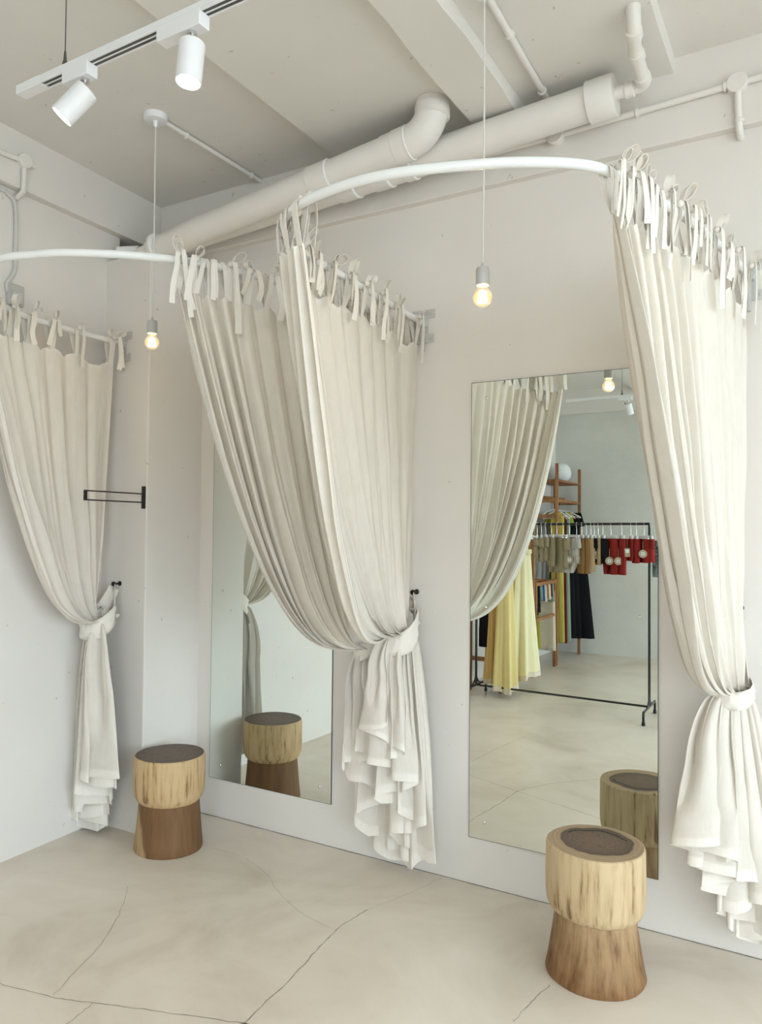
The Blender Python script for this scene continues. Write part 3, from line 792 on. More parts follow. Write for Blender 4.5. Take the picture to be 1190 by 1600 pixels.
# ------------------------------------------------------------------ track lights
def track(x0, x1, y, z, label, wires, slotside=1):
    root = empty('lighting_track', ((x0+x1)/2, y, z), label, 'lighting track')
    mb = MB(); mb.box((x0, y-.0175, z+.006), (x1, y+.0175, z+.024)).box((x0, y-.0175, z), (x1, y-.012, z+.006)).box((x0, y+.012, z), (x1, y+.0175, z+.006)).box((x0, y-.002, z), (x1, y+.002, z+.006))
    mb.build('rail', M['white'], root, smooth=False, bevel=.001)
    MB().box((x0+.01, y-.0119, z+.002), (x1, y-.0021, z+.0058)).box((x0+.01, y+.0021, z+.002), (x1, y+.0119, z+.0058)).build('conductor_slot', M['trackslot'], root, smooth=False)
    MB().box((x0-.11, y-.018, z-.002), (x0+.005, y+.018, z+.025)).build('end_feed', M['white'], root, bevel=.002)
    for x, zc in wires:
        MB().tube([(x, y, zc), (x, y, z+.02)], .0016, 6).tube([(x, y, z+.02), (x, y, z+.028), (x, y, z+.05), (x, y, z+.075)], [.010, .010, .005, .003], 10).build('suspension_wire', M['wire'], root)
def spot(x, y, z, aim, label, tw, watts=15.):
    """adapter box on the track, stem and can aimed along aim"""
    root = empty('track_spotlight', (x, y, z-.2), label, 'spotlight')
    MB().box((x-tw*.72, y-.019, z-.034), (x+tw*.28, y+.019, z+.008)).build('adapter', M['white'], root, bevel=.0025)
    a = V(aim).normalized(); p = V((x, y, z-.034)); j = p-V((0, 0, .036))
    MB().tube([p+V((0,0,.002)), p-V((0, 0, .008))], .013, 16).tube([p, j], .0065, 12).build('stem', M['steel'], root)
    L = .108; R = .0335; c = j-V((0,0,.004))
    can = MB().lathe(c-a*.012, [(0, 0), (R-.003, 0), (R, .003), (R, L), (R-.003, L), (R-.003, L-.006), (0, L-.006)], 32, a).build('lamp_can', M['white'], root)
    MB().lathe(c-a*.012, [(0, L-.0045), (R-.0035, L-.0045)][::-1], 28, a).build('lens', M['lamp'], can)
    lt = bpy.data.lights.new('spot_lamp', 'SPOT'); lt.energy = watts; lt.color = (1., .83, .62); lt.spot_size = 1.5; lt.spot_blend = 1.; lt.shadow_soft_size = .03
    lo = bpy.data.objects.new('spot_lamp', lt); COL.objects.link(lo); lo.location = c+a*(L-.006); lo.rotation_euler = a.to_track_quat('-Z', 'Y').to_euler()
    side = a.cross(V((0, 0, 1))); side = side.normalized() if side.length > .05 else V((0, 1, 0))
    q = c-a*.006-V((1,0,0))*R*.7
    MB().prism([(-.012, 0), (.012, 0), (.0, .014)], V((0,1,0)), V((0, 0, 1)), q+V((-.006,0,.004)), .008).build('tilt_lock', M['black'], root, smooth=False)
ZK = 2.82
track(-2.0, .6, 1.415, ZK, 'white ceiling track hung on wires, seen directly at top left', [(-1.905, L_), (-1.325, M_), (-.3, R_)])
spot(-1.815, 1.415, ZK, (-.52, -.36, -.72), 'tilted white track spotlight nearest the end of the rail', .11)
spot(-1.40, 1.415, ZK, (-.02, -.10, -1), 'white track spotlight pointing down, second from the rail end', .155)
track(-2.10, .3, -1.5, ZK, 'white ceiling track seen only reflected in the right mirror', [(-1.66, M_), (-.3, R_)])
spot(-1.60, -1.5, ZK-.0, (.12, -.45, -.85), 'white track spotlight seen only reflected in the right mirror', .13)

# ------------------------------------------------------------------ pipes and conduits
def ringc(mb, p, d, r, l, mi=0):
    d = V(d).normalized(); p = V(p)
    mb.lathe(p-d*l*.5, [(r-.004, 0), (r, .003), (r, l-.003), (r-.004, l)], 28, d, mi)
# upper drain pipe with the big elbow
root = empty('drain_pipe', (-2.1, 2.70, 2.9), 'fat white drain pipe ending in an upturned elbow at the ceiling', 'pipe')
pr1 = .0635
def p1(x): return V((x, 2.70, 3.078+.122*(x+1.57)))
a = arc_elbow((-2.985, 2.722, 2.80), (-2.985, 2.722, p1(-2.985).z), p1(-2.6), .10)
pts = a+[p1(-1.9), p1(-1.56)]
MB().tube(pts, pr1, 28).build('pipe_run', M['pvc'], root)
e = arc_elbow(p1(-1.56), p1(-1.345), (-1.345, 2.70, M_+.02), .12, 14)
MB().tube(e, pr1+.003, 28).build('elbow', M['pvc'], root)
for x0, x1 in ((-1.935, -1.83), (-1.51, -1.445), (-2.90, -2.88)):
    mb = MB(); c = (p1(x0)+p1(x1))/2; ringc(mb, c, p1(x1)-p1(x0), pr1+.006, abs(x1-x0)); ringc(mb, p1(x1), p1(x1)-p1(x0), pr1+.0075, .007, 1)
    mb.build('coupling', [M['pvc'], M['pvcw']], root)
mb = MB(); ringc(mb, (-1.345, 2.70, 3.19), (0, 0, 1), pr1+.008, .05); mb.build('coupling', M['pvc'], root)
# lower / rear drain pipe with the reducer and small pipe
root = empty('drain_pipe', (-1.8, 2.84, 2.95), 'fat white drain pipe running along the back wall to a flat reducer cap', 'pipe')
pr2 = .066
def p2(x): return V((x, 2.84, 3.128+.062*(x+.8)))
MB().tube([p2(-2.862), p2(-1.8), p2(-.72)], pr2, 28).build('pipe_run', M['pvc'], root)
for x0, x1 in ((-1.88, -1.79), (-1.70, -1.62), (-1.545, -1.50)):
    mb = MB(); ringc(mb, (p2(x0)+p2(x1))/2, p2(x1)-p2(x0), pr2+.006, abs(x1-x0)); ringc(mb, p2(x1), p2(x1)-p2(x0), pr2+.0075, .012, 1)
    mb.build('coupling', [M['pvc'], M['pvcw']], root)
mb = MB(); d = p2(0)-p2(-1); mb.lathe(p2(-.755), [(pr2+.002, 0), (pr2+.011, .004), (pr2+.011, .10), (pr2+.008, .104), (0, .104)], 32, d); mb.build('reducer_cap', M['pvc'], root)
q0 = p2(-.66); q0.z += .005
sp = arc_elbow(q0, (-.545, 2.84, 3.142), (-.545, 2.66, 3.165), .03, 6)+arc_elbow((-.54, 2.62, 3.17), (-.525, 2.55, 3.178), (-.525, 2.53, N_+.02), .03, 6)[1:]
MB().tube(sp, .0235, 18).build('small_pipe', M['pvc'], root)
for c, d in (((-.60, 2.84, 3.140), (1, 0, 0)), ((-.545, 2.80, 3.147), (0, -1, .1)), ((-.543, 2.68, 3.163), (0, -1, .12)), ((-.53, 2.575, 3.176), (.1, -1, .2))):
    mb = MB(); ringc(mb, c, d, .028, .035); mb.build('coupling', M['pvc'], root)

def conduit(name, label, runs, r, boxes=(), clips=(), mat='pvc', boxr=.036):
    c = V(runs[0][0]); root = empty(name, c, label, 'conduit')
    for P in runs: MB().tube(P, r, 14).build('tube_run', M[mat], root)
    for (p, d) in boxes:
        MB().lathe(p, [(boxr, 0), (boxr, .028), (boxr-.003, .031), (0, .031)], 28, d).lathe(V(p)+V((.018, 0, .018)), [(.004, .0305), (.003, .033), (0, .033)], 8, d).build('junction_box', M['pvc'], root)
    for (p, d, t) in clips:
        mb = MB(); ringc(mb, p, t, r+.005, .014); mb.build('pipe_clip', M['pvc'], root)
    return root
zc = L_-.013
conduit('wiring_conduit', 'thin white conduit on the ceiling from the left pendant', [[(-2.46, 2.335, zc), (-2.455, 2.66, zc), (-2.45, 2.97, zc)]], .0105, clips=[((-2.459, 2.46, zc), 0, (0, 1, 0)), ((-2.452, 2.90, zc), 0, (0, 1, 0))])
zc = N_-.014
conduit('wiring_conduit', 'thin white conduit on the ceiling from the right pendant', [[(-.918, 2.24, zc), (-.925, 2.55, zc), (-.932, 2.97, zc)]], .0125, clips=[((-.922, 2.45, zc), 0, (0, 1, 0)), ((-.93, 2.83, zc), 0, (0, 1, 0))])
yc = 2.966
conduit('wiring_conduit', 'thin white conduit along the back beam with two round boxes', [[(-1.60, yc, 3.098), (-.92, yc, 3.108), (-.25, yc, 3.128), (.9, yc, 3.155)], [(-.248, yc, 3.12), (-.245, yc, 2.985), (-.243, yc+.02, 2.955), (-.243, YB, 2.95)]], .0125,
        boxes=[((-.92, 2.98, 3.108), (0, -1, 0)), ((-.25, 2.98, 3.128), (0, -1, 0))], clips=[((-.60, yc, 3.117), 0, (1, 0, .03)), ((-.243, yc, 2.99), 0, (0, 0, 1)), ((-.29, yc, 3.127), 0, (1, 0, 0))])
xb = lambda y: xl(y)+.05
conduit('wiring_conduit', 'thin white conduit with round box on the left wall beam', [[(xb(.9)+.014, .9, 3.13), (xb(2.0)+.014, 2.0, 3.148), (xb(2.107)+.014, 2.107, 3.157)], [(xb(2.107)+.014, 2.107, 3.157), (xb(2.107)+.014, 2.107, 3.05), (xb(2.107)+.012, 2.107, 3.02), (xb(2.107)-.035, 2.107, 3.0)], [(xb(2.107)+.014, 2.107, 3.157), (xb(2.16)+.014, 2.16, 3.16)]], .012,
        boxes=[((xb(2.107), 2.107, 3.157), (1, 0, 0))], boxr=.033)
x0 = xl(2.1)
root = empty('wall_socket', (x0, 2.1, 2.5), 'pale switched box on the left wall with its bent cable', 'electrical box')
MB().box((xl(2.1)-.01, 2.07, 2.505), (xl(2.1)+.028, 2.145, 2.60)).build('box_body', M['greyw'], root, bevel=.004)
MB().box((xl(2.1)+.026, 2.083, 2.515), (xl(2.1)+.036, 2.132, 2.565)).lathe((xl(2.1)+.027, 2.088, 2.585), [(.005, 0), (.004, .003), (0, .0035)], 10, (1, 0, 0)).build('rocker', M['bracket'], root, bevel=.003)
MB().tube(catmull([(x0+.012, 1.2, 2.985), (x0+.012, 1.95, 3.01), (x0+.012, 2.07, 3.0), (x0+.012, 2.104, 2.95), (x0+.012, 2.108, 2.76), (x0+.012, 2.104, 2.66), (x0+.012, 2.07, 2.60), (x0+.012, 2.075, 2.56)], 8), .009, 10).build('cable', M['rodgrey'], root)
# stub of old pipe lying on the box top
o = MB().tube([(-3.13, 2.66, 2.935), (-3.02, 2.70, 2.93)], [.02, .022], 16).build('pipe_stub', M['pvcw'])
put(o, 'short white pipe stub lying on top of the boxed corner', 'pipe stub')

# ------------------------------------------------------------------ garment hook
root = empty('garment_hook', (-2.89, 2.64, 1.59), 'black metal garment hook sticking out from the boxed corner', 'wall hook')
MB().box((-2.903, 2.638, 1.597), (-2.88, 2.645, 1.708)).build('back_plate', M['black'], root, bevel=.001)
MB().box((-2.8965, 2.30, 1.667), (-2.8865, 2.64, 1.673)).box((-2.8965, 2.30, 1.625), (-2.8865, 2.64, 1.631)).box((-2.8985, 2.294, 1.625), (-2.8845, 2.304, 1.673)).build('hanging_loop', M['black'], root, smooth=False)

# ------------------------------------------------------------------ the shop behind, seen in the right mirror
def cloth_col(name, c, tr=.05): return fabric(name, c, trans=tr, bump=.2)
CC = dict(beige=cloth_col('cotton_beige', (.36, .31, .20)), white=cloth_col('cotton_white', (.78, .77, .74), .15), brown=cloth_col('cotton_brown', (.30, .17, .07)),
          tan=cloth_col('cotton_tan', (.50, .36, .21)), black=cloth_col('cotton_black', (.012, .012, .014)), red=cloth_col('cotton_red', (.30, .03, .026)), wine=cloth_col('cotton_wine', (.12, .012, .014)),
          yellow=cloth_col('cotton_yellow', (.80, .66, .30), .12), pale=cloth_col('cotton_pale_yellow', (.86, .79, .50), .15), mustard=cloth_col('cotton_mustard', (.70, .48, .19), .1),
          olive=cloth_col('cotton_olive', (.36, .34, .05)), sage=cloth_col('cotton_sage', (.24, .31, .23)), blue=cloth_col('cotton_blue', (.03, .09, .28)), cream=cloth_col('cotton_cream', (.70, .62, .48)), lime=cloth_col('cotton_lime', (.46, .40, .09)),
          pattern=simple('cotton_floral', (.30, .40, .45), .9, noise_amt=.9, nscale=60))

def upright(root, x, y, h):
    MB().tube([(x, y, .11), (x, y, h)], .011, 12).tube([(x, y, h-.02), (x, y, h+.004)], .0125, 12).build('upright', M['black'], root)
    mb = MB()
    for s in (-1, 1):
        mb.tube(catmull([(x, y, .26), (x, y+s*.012, .18), (x, y+s*.05, .125), (x, y+s*.10, .112)], 5), .007, 8)
        mb.tube([(x, y, .10), (x, y+s*.225, .10)], .010, 10).tube(catmull([(x, y+s*.225, .105), (x, y+s*.236, .08), (x, y+s*.237, 0.0)], 4), .010, 10)
        mb.tube([(x, y+s*.237, .03), (x, y+s*.237, 0)], [.013, .016], 10)
    mb.build('foot', M['black'], root)
rack = empty('garment_rack', (-1.95, -.40, 0), 'black metal garment rack hung with baby clothes, reflected in the right mirror', 'clothes rack')
upright(rack, -1.19, -.36, 1.58); upright(rack, -2.72, -.42, 1.57)
def ry(x): return -.36-.06*(-1.19-x)/1.53
MB().tube([(-1.19, -.36, 1.575), (-2.72, -.42, 1.565)], .0105, 12).build('hanging_rail', M['black'], rack)
MB().tube([(-1.19, -.36, .10), (-2.72, -.42, .10)], .009, 10).build('base_rail', M['black'], rack)

def clip_hanger(x, y, z, a, w, label):
    """white bar hanger with two steel clips and a hook over the rail above"""
    root = empty('clip_hanger', (x, y, z), label, 'hanger', 'clip hangers on the black rack')
    d = V((math.cos(a), math.sin(a), 0)); nn = V((-d.y, d.x, 0)); c = V((x, y, z))
    MB().obox(c, d*w*.5, nn*.006, V((0, 0, .012))).build('bar', M['tagwhite'], root, bevel=.003)
    hk = [c+V((0, 0, .01)), c+V((0, 0, .055))]+[V((x, y, 1.571))+nn*.0+V((0, 0, 0))+V((0, math.cos(t)*.016, math.sin(t)*.016)) for t in [PI*(-.35+1.3*i/8) for i in range(9)]]
    MB().tube(hk, .0018, 6).build('hook', M['steel'], root)
    for s in (-1, 1):
        MB().obox(c+d*s*w*.36-V((0, 0, .012)), d*.006, nn*.010, V((0, 0, .016))).build('clip', M['steel'], root, bevel=.002)
    return root

def garment(name, poly, c, a, th, mat, label, cat, group=None, tag=None, tz=-.2, seed=0):
    """soft garment: outline in the plane at angle a, puffed with folds"""
    d = V((math.cos(a), math.sin(a), 0)); nn = V((-d.y, d.x, 0)); c = V(c)
    zmin = min(b for _, b in poly)
    root = empty(name, (c.x, c.y, c.z+zmin), label, cat, group)
    # resample outline
    P = [V((p[0], p[1], 0)) for p in poly]; R = []
    for i in range(len(P)):
        a0, b0 = P[i], P[(i+1) % len(P)]; n = max(2, int((b0-a0).length/.03))
        R += [a0.lerp(b0, k/n) for k in range(n)]
    cx = sum(p.x for p in R)/len(R)
    vs = []; k = len(R)
    rings = [(1, 0), (.94, .7), (.75, 1.), (.4, 1.)]
    def pt(p, s, t, sg):
        x = cx+(p.x-cx)*s; y = p.y if s > .9 else p.y*1.0
        wv = .35*math.sin(x*70+seed)+.3*noise.noise(V((x*12, y*6, seed)))
        return c+d*x+V((0, 0, y))+nn*sg*th*.5*t*(1+wv)
    fs = []
    for sg in (1, -1):
        b = len(vs)
        for (s, t) in rings:
            for p in R: vs.append(pt(p, s, t, sg))
        for r in range(len(rings)-1):
            for i in range(k):
                j = (i+1) % k; q = (b+r*k+i, b+r*k+j, b+(r+1)*k+j, b+(r+1)*k+i)
                fs.append(q if sg > 0 else q[::-1])
        # the innermost rings of both halves are narrow strips: close them across
        r = len(rings)-1
        q = tuple(b+r*k+i for i in range(k)); fs.append(q if sg > 0 else q[::-1])
    mb = MB().add(vs, fs)
    mb.build('cloth', mat, root, angle=180)
    if tag:
        tm, kind = tag
        tp = c+nn*(th*.5+.012)+V((0, 0, tz))+d*.02
        if tp.y < c.y: tp = c-nn*(th*.5+.012)+V((0, 0, tz))+d*.02
        face = V((.25, 1, 0)).normalized(); tp = tp+face*.02
        mb = MB()
        if kind == 'round':
            mb.lathe(tp, [(.033, 0), (.033, .002), (0, .002)], 20, face)
            ex = face.cross(V((0, 0, 1)))
            mb.obox(tp+face*.003, ex*.013, face*.001, V((0, 0, .012)), 1)
            mb.obox(tp+face*.0045, ex*.004, face*.0006, V((0, 0, .004)), 2)
        else:
            ex = face.cross(V((0, 0, 1)))
            mb.obox(tp, ex*.022, face*.001, V((0, 0, .035))).obox(tp+face*.002+V((0,0,.012)), ex*.014, face*.0008, V((0, 0, .014)), 1)
        mb.tube([tp+V((0, 0, .03)), tp+V((0, 0, .10))-face*.012], .0015, 5)
        mb.build('swing_tag', [tm, M['tagwhite'], M['black']], root, smooth=False)
    return root
tee = lambda w, h: [(-w*.5, 0), (-w*.18, 0), (-w*.08, -h*.05), (w*.08, -h*.05), (w*.18, 0), (w*.5, 0), (w*.62, -h*.38), (w*.42, -h*.42), (w*.38, -h*.3), (w*.40, -h), (-w*.40, -h), (-w*.38, -h*.3), (-w*.42, -h*.42), (-w*.62, -h*.38)]
romper = lambda w, h: [(-w*.42, 0), (-w*.2, 0), (-w*.1, -h*.08), (w*.1, -h*.08), (w*.2, 0), (w*.42, 0), (w*.48, -h*.35), (w*.5, -h*.7), (w*.42, -h), (w*.12, -h), (w*.03, -h*.74), (-w*.03, -h*.74), (-w*.12, -h), (-w*.42, -h), (-w*.5, -h*.7), (-w*.48, -h*.35)]
body = lambda w, h: [(-w*.3, 0), (-w*.12, -h*.04), (w*.12, -h*.04), (w*.3, 0), (w*.58, -h*.26), (w*.44, -h*.34), (w*.36, -h*.28), (w*.36, -h*.7), (w*.14, -h), (-w*.14, -h), (-w*.36, -h*.7), (-w*.36, -h*.28), (-w*.44, -h*.34), (-w*.58, -h*.26)]
px2x = lambda px: -2.158+(px-838)*.00558
py2z = lambda py: 1.16+(892-py)*.0058
ORD = ['first', 'second', 'third', 'fourth', 'fifth', 'sixth']
items = [  # px centre, hem y, colour, shape, angle, width, tag, label
 (841, 872, 'beige', tee, 1.25, .20, None, 'beige baby tee half hidden by the mirrored curtain edge'),
 (848, 878, 'beige', tee, 1.2, .20, None, 'beige baby tee second from the mirrored curtain edge'),
 (855, 876, 'beige', tee, 1.15, .20, 'round', 'beige baby tee with a round swing tag'),
 (864, 884, 'beige', romper, 1.05, .20, None, 'beige baby romper seen edge on among beige clothes'),
 (873, 893, 'beige', romper, .65, .21, None, 'longest beige baby romper turned towards the mirror'),
 (883, 886, 'beige', tee, .9, .22, None, 'beige baby tee beside the white bodysuit'),
 (893, 893, 'white', body, .25, .24, 'round', 'white baby bodysuit with round tag hanging face on'),
 (904, 878, 'white', tee, 1.0, .17, None, 'off white baby tee right of the bodysuit'),
 (912, 893, 'brown', romper, 1.1, .18, 'card', 'brown baby romper beside the white clothes'),
 (919, 893, 'brown', romper, 1.05, .18, None, 'brown baby romper second of the browns'),
 (926, 890, 'tan', romper, 1.1, .17, None, 'tan baby romper left of a small black tee'),
 (931, 876, 'black', tee, 1.1, .14, 'card', 'small black baby tee between tan clothes'),
 (937, 880, 'tan', romper, 1.15, .15, 'card', 'tan baby romper right of a small black tee'),
 (944, 878, 'black', romper, 1.1, .15, None, 'black baby romper just left of the reds'),
 (956, 893, 'red', romper, .6, .17, 'round', 'long red baby romper leftmost of the reds'),
 (972, 893, 'red', romper, 1.05, .15, 'round', 'long red baby romper second of the reds'),
 (985, 873, 'red', romper, 1.1, .12, 'card', 'short red baby romper with a card tag'),
 (993, 876, 'red', romper, 1.2, .11, None, 'short red baby romper without a tag'),
 (1004, 875, 'red', romper, .6, .14, 'round', 'short red baby romper with a round tag'),
 (1013, 874, 'red', tee, 1.15, .13, None, 'red baby tee beside the right rack upright'),
]
for q, (px, hy, colr, shp, ang, wd, tg, lab) in enumerate(items):
    x = px2x(px); y = ry(x); h = 1.452-py2z(hy)
    garment('baby_clothing', shp(wd, h), (x, y, 1.452), ang, .045, CC[colr], lab, 'baby clothes', 'baby clothes on the black rack', (M['tagw'], tg) if tg else None, -.62*h, q*1.7)
    clip_hanger(x, y, 1.468, ang, wd*.8, 'white clip hanger of the '+lab)
garment('patterned_scarf', [(-.06, 0), (.06, 0), (.07, -.26), (-.05, -.30)], (-1.135, -.42, 1.44), .5, .03, CC['pattern'], 'blue patterned scarf hanging just beyond the right rack upright', 'scarf', seed=3)

def skirt(c, r0, r1, z0, z1, mat, label, seed, sx=1., sy=1., nf=9):
    """long gathered skirt: waistband and folded cone"""
    root = empty('long_skirt', (c[0], c[1], z1), label, 'skirt', 'long skirts on the near wooden rack')
    seg = 90; rows = 24; vs = []
    for j in range(rows+1):
        t = j/rows; r = r0+(r1-r0)*t**1.1
        for i in range(seg):
            a = 2*PI*i/seg
            f = 1+(.05+.17*t)*math.sin(nf*a+seed+1.2*math.sin(2*a))+.05*t*math.sin(2.3*nf*a+seed*2)
            vs.append((c[0]+r*f*math.cos(a)*sx, c[1]+r*f*math.sin(a)*sy, z0+(z1-z0)*t+.012*t*math.sin(3*a+seed)))
    fs = [(j*seg+i, j*seg+(i+1) % seg, (j+1)*seg+(i+1) % seg, (j+1)*seg+i) for j in range(rows) for i in range(seg)]
    fs.append(tuple(range(seg-1, -1, -1)))
    mb = MB().add(vs, fs); mb.m = [1 if k >= (rows-1)*seg and k < rows*seg else 0 for k in range(len(fs))]
    mb.build('skirt_body', [mat, CC['cream']], root, angle=180)
    MB().lathe((c[0], c[1], z0-.005), [(r0*1.02, 0), (r0*1.03, .02), (r0*1.02, .04), (0, .04)], 40).build('waistband', mat, root).scale = (1, 1, 1)
    return root
skirt((-2.44, -.86), .085, .165, 1.30, .135, CC['pale'], 'pale yellow long skirt, the rightmost of the skirts in the mirror', 1, .75, 1.6, 8)
skirt((-2.47, -.50), .075, .125, 1.22, .06, CC['yellow'], 'yellow long skirt with the lowest hem, middle of the skirts', 2, .8, 1.0, 6)
skirt((-2.60, -.62), .08, .145, 1.2, .10, CC['mustard'], 'mustard long skirt between the black coat and the yellow skirt', 3, .7, 1.0, 6)
garment('long_coat', [(-.05, 0), (.05, 0), (.06, -.62), (-.055, -.62)], (-2.70, -.56, 1.05), .2, .05, CC['black'], 'black long coat leftmost among the skirts, in the mirror', 'coat', seed=2)

def wooden_rack(y0, y1, h, rails, shelves, rods, label, xf=-2.565, xbk=-2.875, ps=.032):
    root = empty('wooden_rack', ((xf+xbk)/2, (y0+y1)/2, 0), label, 'wooden rack')
    for x in (xf, xbk):
        for y in (y0, y1):
            MB().box((x-ps/2, y-ps/2, 0), (x+ps/2, y+ps/2, h)).build('post', M['wood'], root, bevel=.002)
    for z in rails:
        for y in (y0, y1):
            MB().box((xbk, y-.011, z-.02), (xf, y+.011, z+.02)).build('cross_rail', M['wood'], root, bevel=.002)
        MB().box((xf-.011, y1, z-.016), (xf+.011, y0, z+.016)).build('side_rail', M['wood'], root, bevel=.002)
    for z in shelves:
        MB().box((xbk-.01, y1, z-.011), (xf+.012, y0, z+.011)).build('shelf', M['wood'], root, bevel=.002)
    for z in rods:
        MB().tube([((xf+xbk)/2, y0, z), ((xf+xbk)/2, y1, z)], .014, 12).build('hanging_rod', M['wood'], root)
    return root
wooden_rack(-.64, -1.54, 1.60, [1.56, .30], [], [1.565], 'low wooden rack behind the yellow skirts')
wooden_rack(-2.35, -3.28, 2.28, [1.86, 1.68], [2.09], [1.86], 'tall wooden rack with a top shelf in the far corner')
wooden_rack(-1.62, -2.28, .98, [.95, .58], [], [.955], 'waist-high wooden rack between the taller two')

def hanger(c, w, label, group, zrod):
    """white shouldered hanger in the X-Z plane"""
    root = empty('clothes_hanger', c, label, 'hanger', group)
    c = V(c)
    sh = catmull([c+V((-w*.5, 0, -.085)), c+V((-w*.36, 0, -.05)), c+V((-w*.14, 0, -.012)), c, c+V((w*.14, 0, -.012)), c+V((w*.36, 0, -.05)), c+V((w*.5, 0, -.085))], 5)
    MB().ribbon(sh, V((0, 1, 0)), .022, .014).build('shoulders', M['tagwhite'], root, bevel=.003)
    MB().tube([c+V((-w*.45, 0, -.08)), c+V((w*.45, 0, -.08))], .005, 8).build('trouser_bar', M['tagwhite'], root)
    zz = zrod
    MB().tube([c, V((c.x, c.y, zz-.012))]+[V((c.x, c.y, zz))+V((math.cos(t)*.018, 0, math.sin(t)*.018)) for t in [PI*(-.45+1.3*i/8) for i in range(9)]], .002, 6).build('hook', M['steel'], root)
    return root
xm = -2.72
# tall rack: long pieces and tops, front edges stepping back towards the far wall
lng = lambda w, h: [(-w*.2, 0), (-w*.09, -.02), (w*.09, -.02), (w*.2, 0), (w*.46, -.09), (w*.42, -h*.45), (w*.52, -h), (-w*.5, -h), (-w*.42, -h*.45), (-w*.46, -.09)]
trs = lambda w, h: [(-w*.3, 0), (w*.3, 0), (w*.4, -h*.3), (w*.62, -h), (w*.2, -h), (w*.05, -h*.45), (-w*.05, -h*.45), (-w*.2, -h*.98), (-w*.6, -h*.98), (-w*.4, -h*.3)]
tall = [(-2.50, 'lime', lng, 1.50, 1.74, .17, 'lime yellow long dress at the near end of the tall rack', .12),
        (-2.63, 'wine', lng, 1.50, 1.72, .17, 'dark wine long dress squeezed behind the lime dress', .11),
        (-2.74, 'sage', lng, 1.52, 1.74, .24, 'sage green long dress in the tall rack', .09),
        (-2.84, 'olive', tee, .36, 1.74, .30, 'olive short top in the tall rack under a white hanger', .03),
        (-2.94, 'black', lng, 1.50, 1.74, .34, 'black long dress behind the olive top', .04),
        (-3.10, 'black', lng, 1.52, 1.74, .42, 'black long jumpsuit, last full-length piece before the far wall', .02),
        (-3.20, 'black', tee, .42, 1.74, .36, 'black short top at the far end of the tall rack', .02)]
for q, (y, colr, shp, h, zt, wd, lab, dx) in enumerate(tall):
    garment('hanging_garment', shp(wd, h), (xm+dx, y, zt), .0, .055, CC[colr], lab, 'clothing', 'clothes on the tall wooden rack', None, 0, q+.5)
    hanger((xm+dx*.6, y, zt+.022), max(wd, .32), 'white hanger carrying the '+lab.split(',')[0].replace(' under a white hanger', ''), 'white hangers on the tall rack', 1.86)
garment('hanging_trousers', trs(.34, 1.0), (-2.555, -3.17, 1.22), .0, .07, CC['black'], 'black wide trousers with flared leg, nearest the far wall', 'trousers', seed=4)
# low hangers on the near rack
for q, y in enumerate((-1.22, -1.30, -1.38, -1.46)):
    hanger((xm+.03, y, 1.515), .40, ('empty white hanger on the low rack, %s from its far post' % ORD[3-q]), 'white hangers on the low rack', 1.565)
# small pieces on the waist-high rack
small = [('black', -1.68, .30), ('black', -1.75, .28), ('sage', -1.83, .16), ('blue', -1.90, .17), ('cream', -1.97, .18), ('brown', -2.04, .15), ('cream', -2.11, .17), ('wine', -2.17, .14), ('sage', -2.23, .20)]
nm = {}
for q, (colr, y, h) in enumerate(small):
    nm[colr] = nm.get(colr, -1)+1
    cn = dict(black='black', sage='sage green', blue='bright blue', cream='cream', brown='brown', wine='wine red')[colr]
    tot = sum(1 for s in small if s[0] == colr)
    lab = (('only ' if tot == 1 else ORD[nm[colr]]+' ')+cn+' small piece along the waist-high rack')
    garment('small_garment', [(-.10, 0), (.10, 0), (.11, -h), (-.11, -h)], (-2.66, y, .93), .0, .035, CC[colr], lab, 'clothing', 'small pieces on the waist-high rack', (M['tagw'], 'card') if q % 2 == 0 else (M['tagwhite'], 'round'), -h+.0, q+2.)
garment('folded_skirt', [(-.10, 0), (.10, 0), (.13, -.56), (-.13, -.56)], (-2.74, -1.95, .80), .0, .05, CC['olive'], 'olive skirt hanging low behind the small pieces', 'skirt', seed=6)
garment('folded_skirt', [(-.10, 0), (.10, 0), (.12, -.66), (-.12, -.66)], (-2.66, -2.26, .84), .0, .04, CC['cream'], 'cream skirt hanging low beside the leg of the tall rack', 'skirt', seed=7)
mb = MB(); mb.lathe((-2.735, -3.08, 2.101), [(.03, 0), (.075, .02), (.115, .075), (.122, .125), (.108, .185), (.07, .232), (.03, .245), (0, .245)], 32)
put(mb.build('globe_lamp', M['paper']), 'white globe lamp on the top shelf of the tall rack', 'lamp')
for q, (dy, zz) in enumerate(((0, 1.905), (.045, 1.905))):
    put(MB().tube([(-2.80+.03*q, -2.44, zz), (-2.77+.05*q, -3.15, zz)], .017, 12).build('wooden_dowel', M['wood'], smooth=True), ('loose wooden dowel lying across the tall rack rails, nearer the wall', 'loose wooden dowel lying across the tall rack rails, nearer the room')[q], 'dowel')


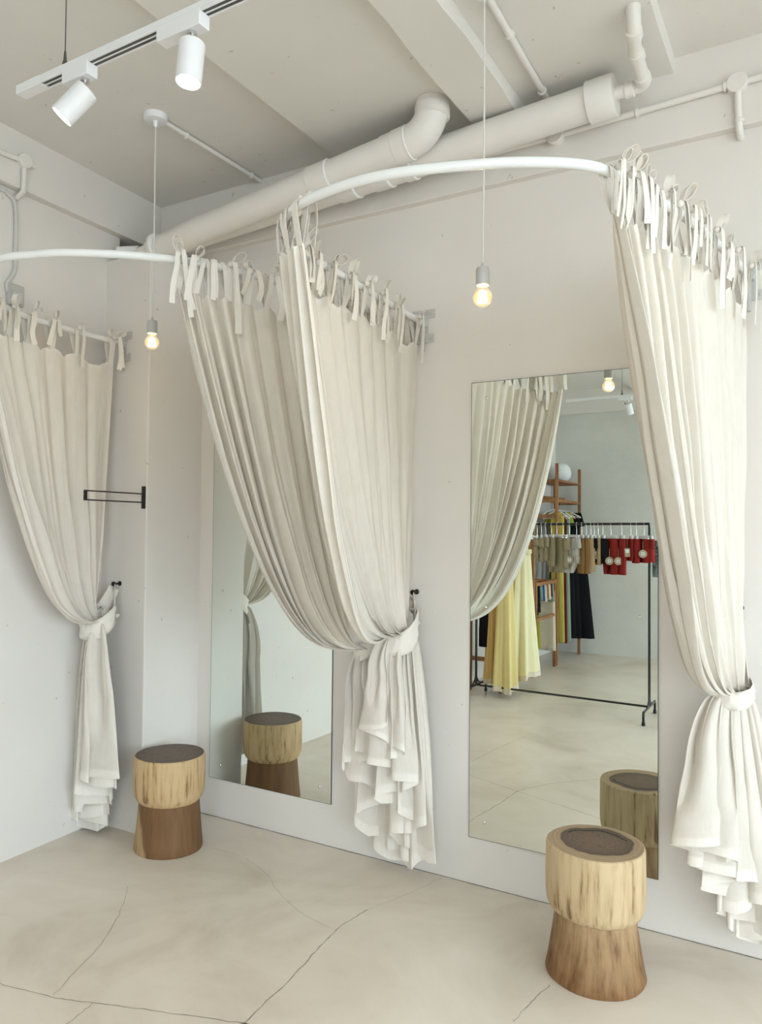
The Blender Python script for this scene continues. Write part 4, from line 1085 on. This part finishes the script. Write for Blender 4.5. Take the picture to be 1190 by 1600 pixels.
# ------------------------------------------------------------------ light, world, camera
w = bpy.data.worlds.new('sky'); scene.world = w; w.use_nodes = True
bg = w.node_tree.nodes['Background']
wn = w.node_tree
tcw = wn.nodes.new('ShaderNodeTexCoord'); sxw = wn.nodes.new('ShaderNodeSeparateXYZ'); wn.links.new(tcw.outputs['Generated'], sxw.inputs[0])
mrw = wn.nodes.new('ShaderNodeMapRange'); mrw.inputs['From Min'].default_value = -.35; mrw.inputs['From Max'].default_value = .9
wn.links.new(sxw.outputs['X'], mrw.inputs['Value'])
mxw = wn.nodes.new('ShaderNodeMix'); mxw.data_type = 'RGBA'
mxw.inputs[6].default_value = (1.0, .965, .915, 1); mxw.inputs[7].default_value = (.80, .90, 1.0, 1)
wn.links.new(mrw.outputs['Result'], mxw.inputs[0]); wn.links.new(mxw.outputs[2], bg.inputs['Color'])
bg.inputs['Strength'].default_value = 3.4
pl = bpy.data.lights.new('window_portal', 'AREA'); pl.shape = 'RECTANGLE'; pl.size = WY1-WY0; pl.size_y = WZ1-WZ0
po = bpy.data.objects.new('window_portal', pl); COL.objects.link(po)
po.location = (XR+.12, (WY0+WY1)/2, (WZ0+WZ1)/2); po.rotation_euler = (PI/2, 0, PI/2)
pl.cycles.is_portal = True
pl2 = bpy.data.lights.new('window_portal', 'AREA'); pl2.shape = 'RECTANGLE'; pl2.size = FX1-FX0; pl2.size_y = 2.8
po2 = bpy.data.objects.new('window_portal', pl2); COL.objects.link(po2)
po2.location = ((FX0+FX1)/2, YF-.12, 1.45); po2.rotation_euler = (-PI/2, 0, PI)
pl2.cycles.is_portal = True

cam = bpy.data.cameras.new('camera'); co = bpy.data.objects.new('camera', cam); COL.objects.link(co)
yaw, pitch, roll = math.radians(30.12), math.radians(1.41), math.radians(.54)
fw = V((-math.sin(yaw)*math.cos(pitch), math.cos(yaw)*math.cos(pitch), math.sin(pitch)))
rt = V((math.cos(yaw), math.sin(yaw), 0)); up = rt.cross(fw)
r2 = rt*math.cos(roll)+up*math.sin(roll); u2 = up*math.cos(roll)-rt*math.sin(roll)
from mathutils import Matrix
mw = Matrix((( r2.x, u2.x, -fw.x, 0), (r2.y, u2.y, -fw.y, 0), (r2.z, u2.z, -fw.z, 1.5), (0, 0, 0, 1)))
co.matrix_world = mw
cam.sensor_fit = 'VERTICAL'; cam.sensor_height = 36; cam.lens = 1180/1600*36
cam.clip_start = .02
scene.camera = co
scene.view_settings.view_transform = 'Standard'; scene.view_settings.look = 'None'
scene.view_settings.exposure = 0.92; scene.view_settings.gamma = 1
scene.view_settings.use_curve_mapping = False
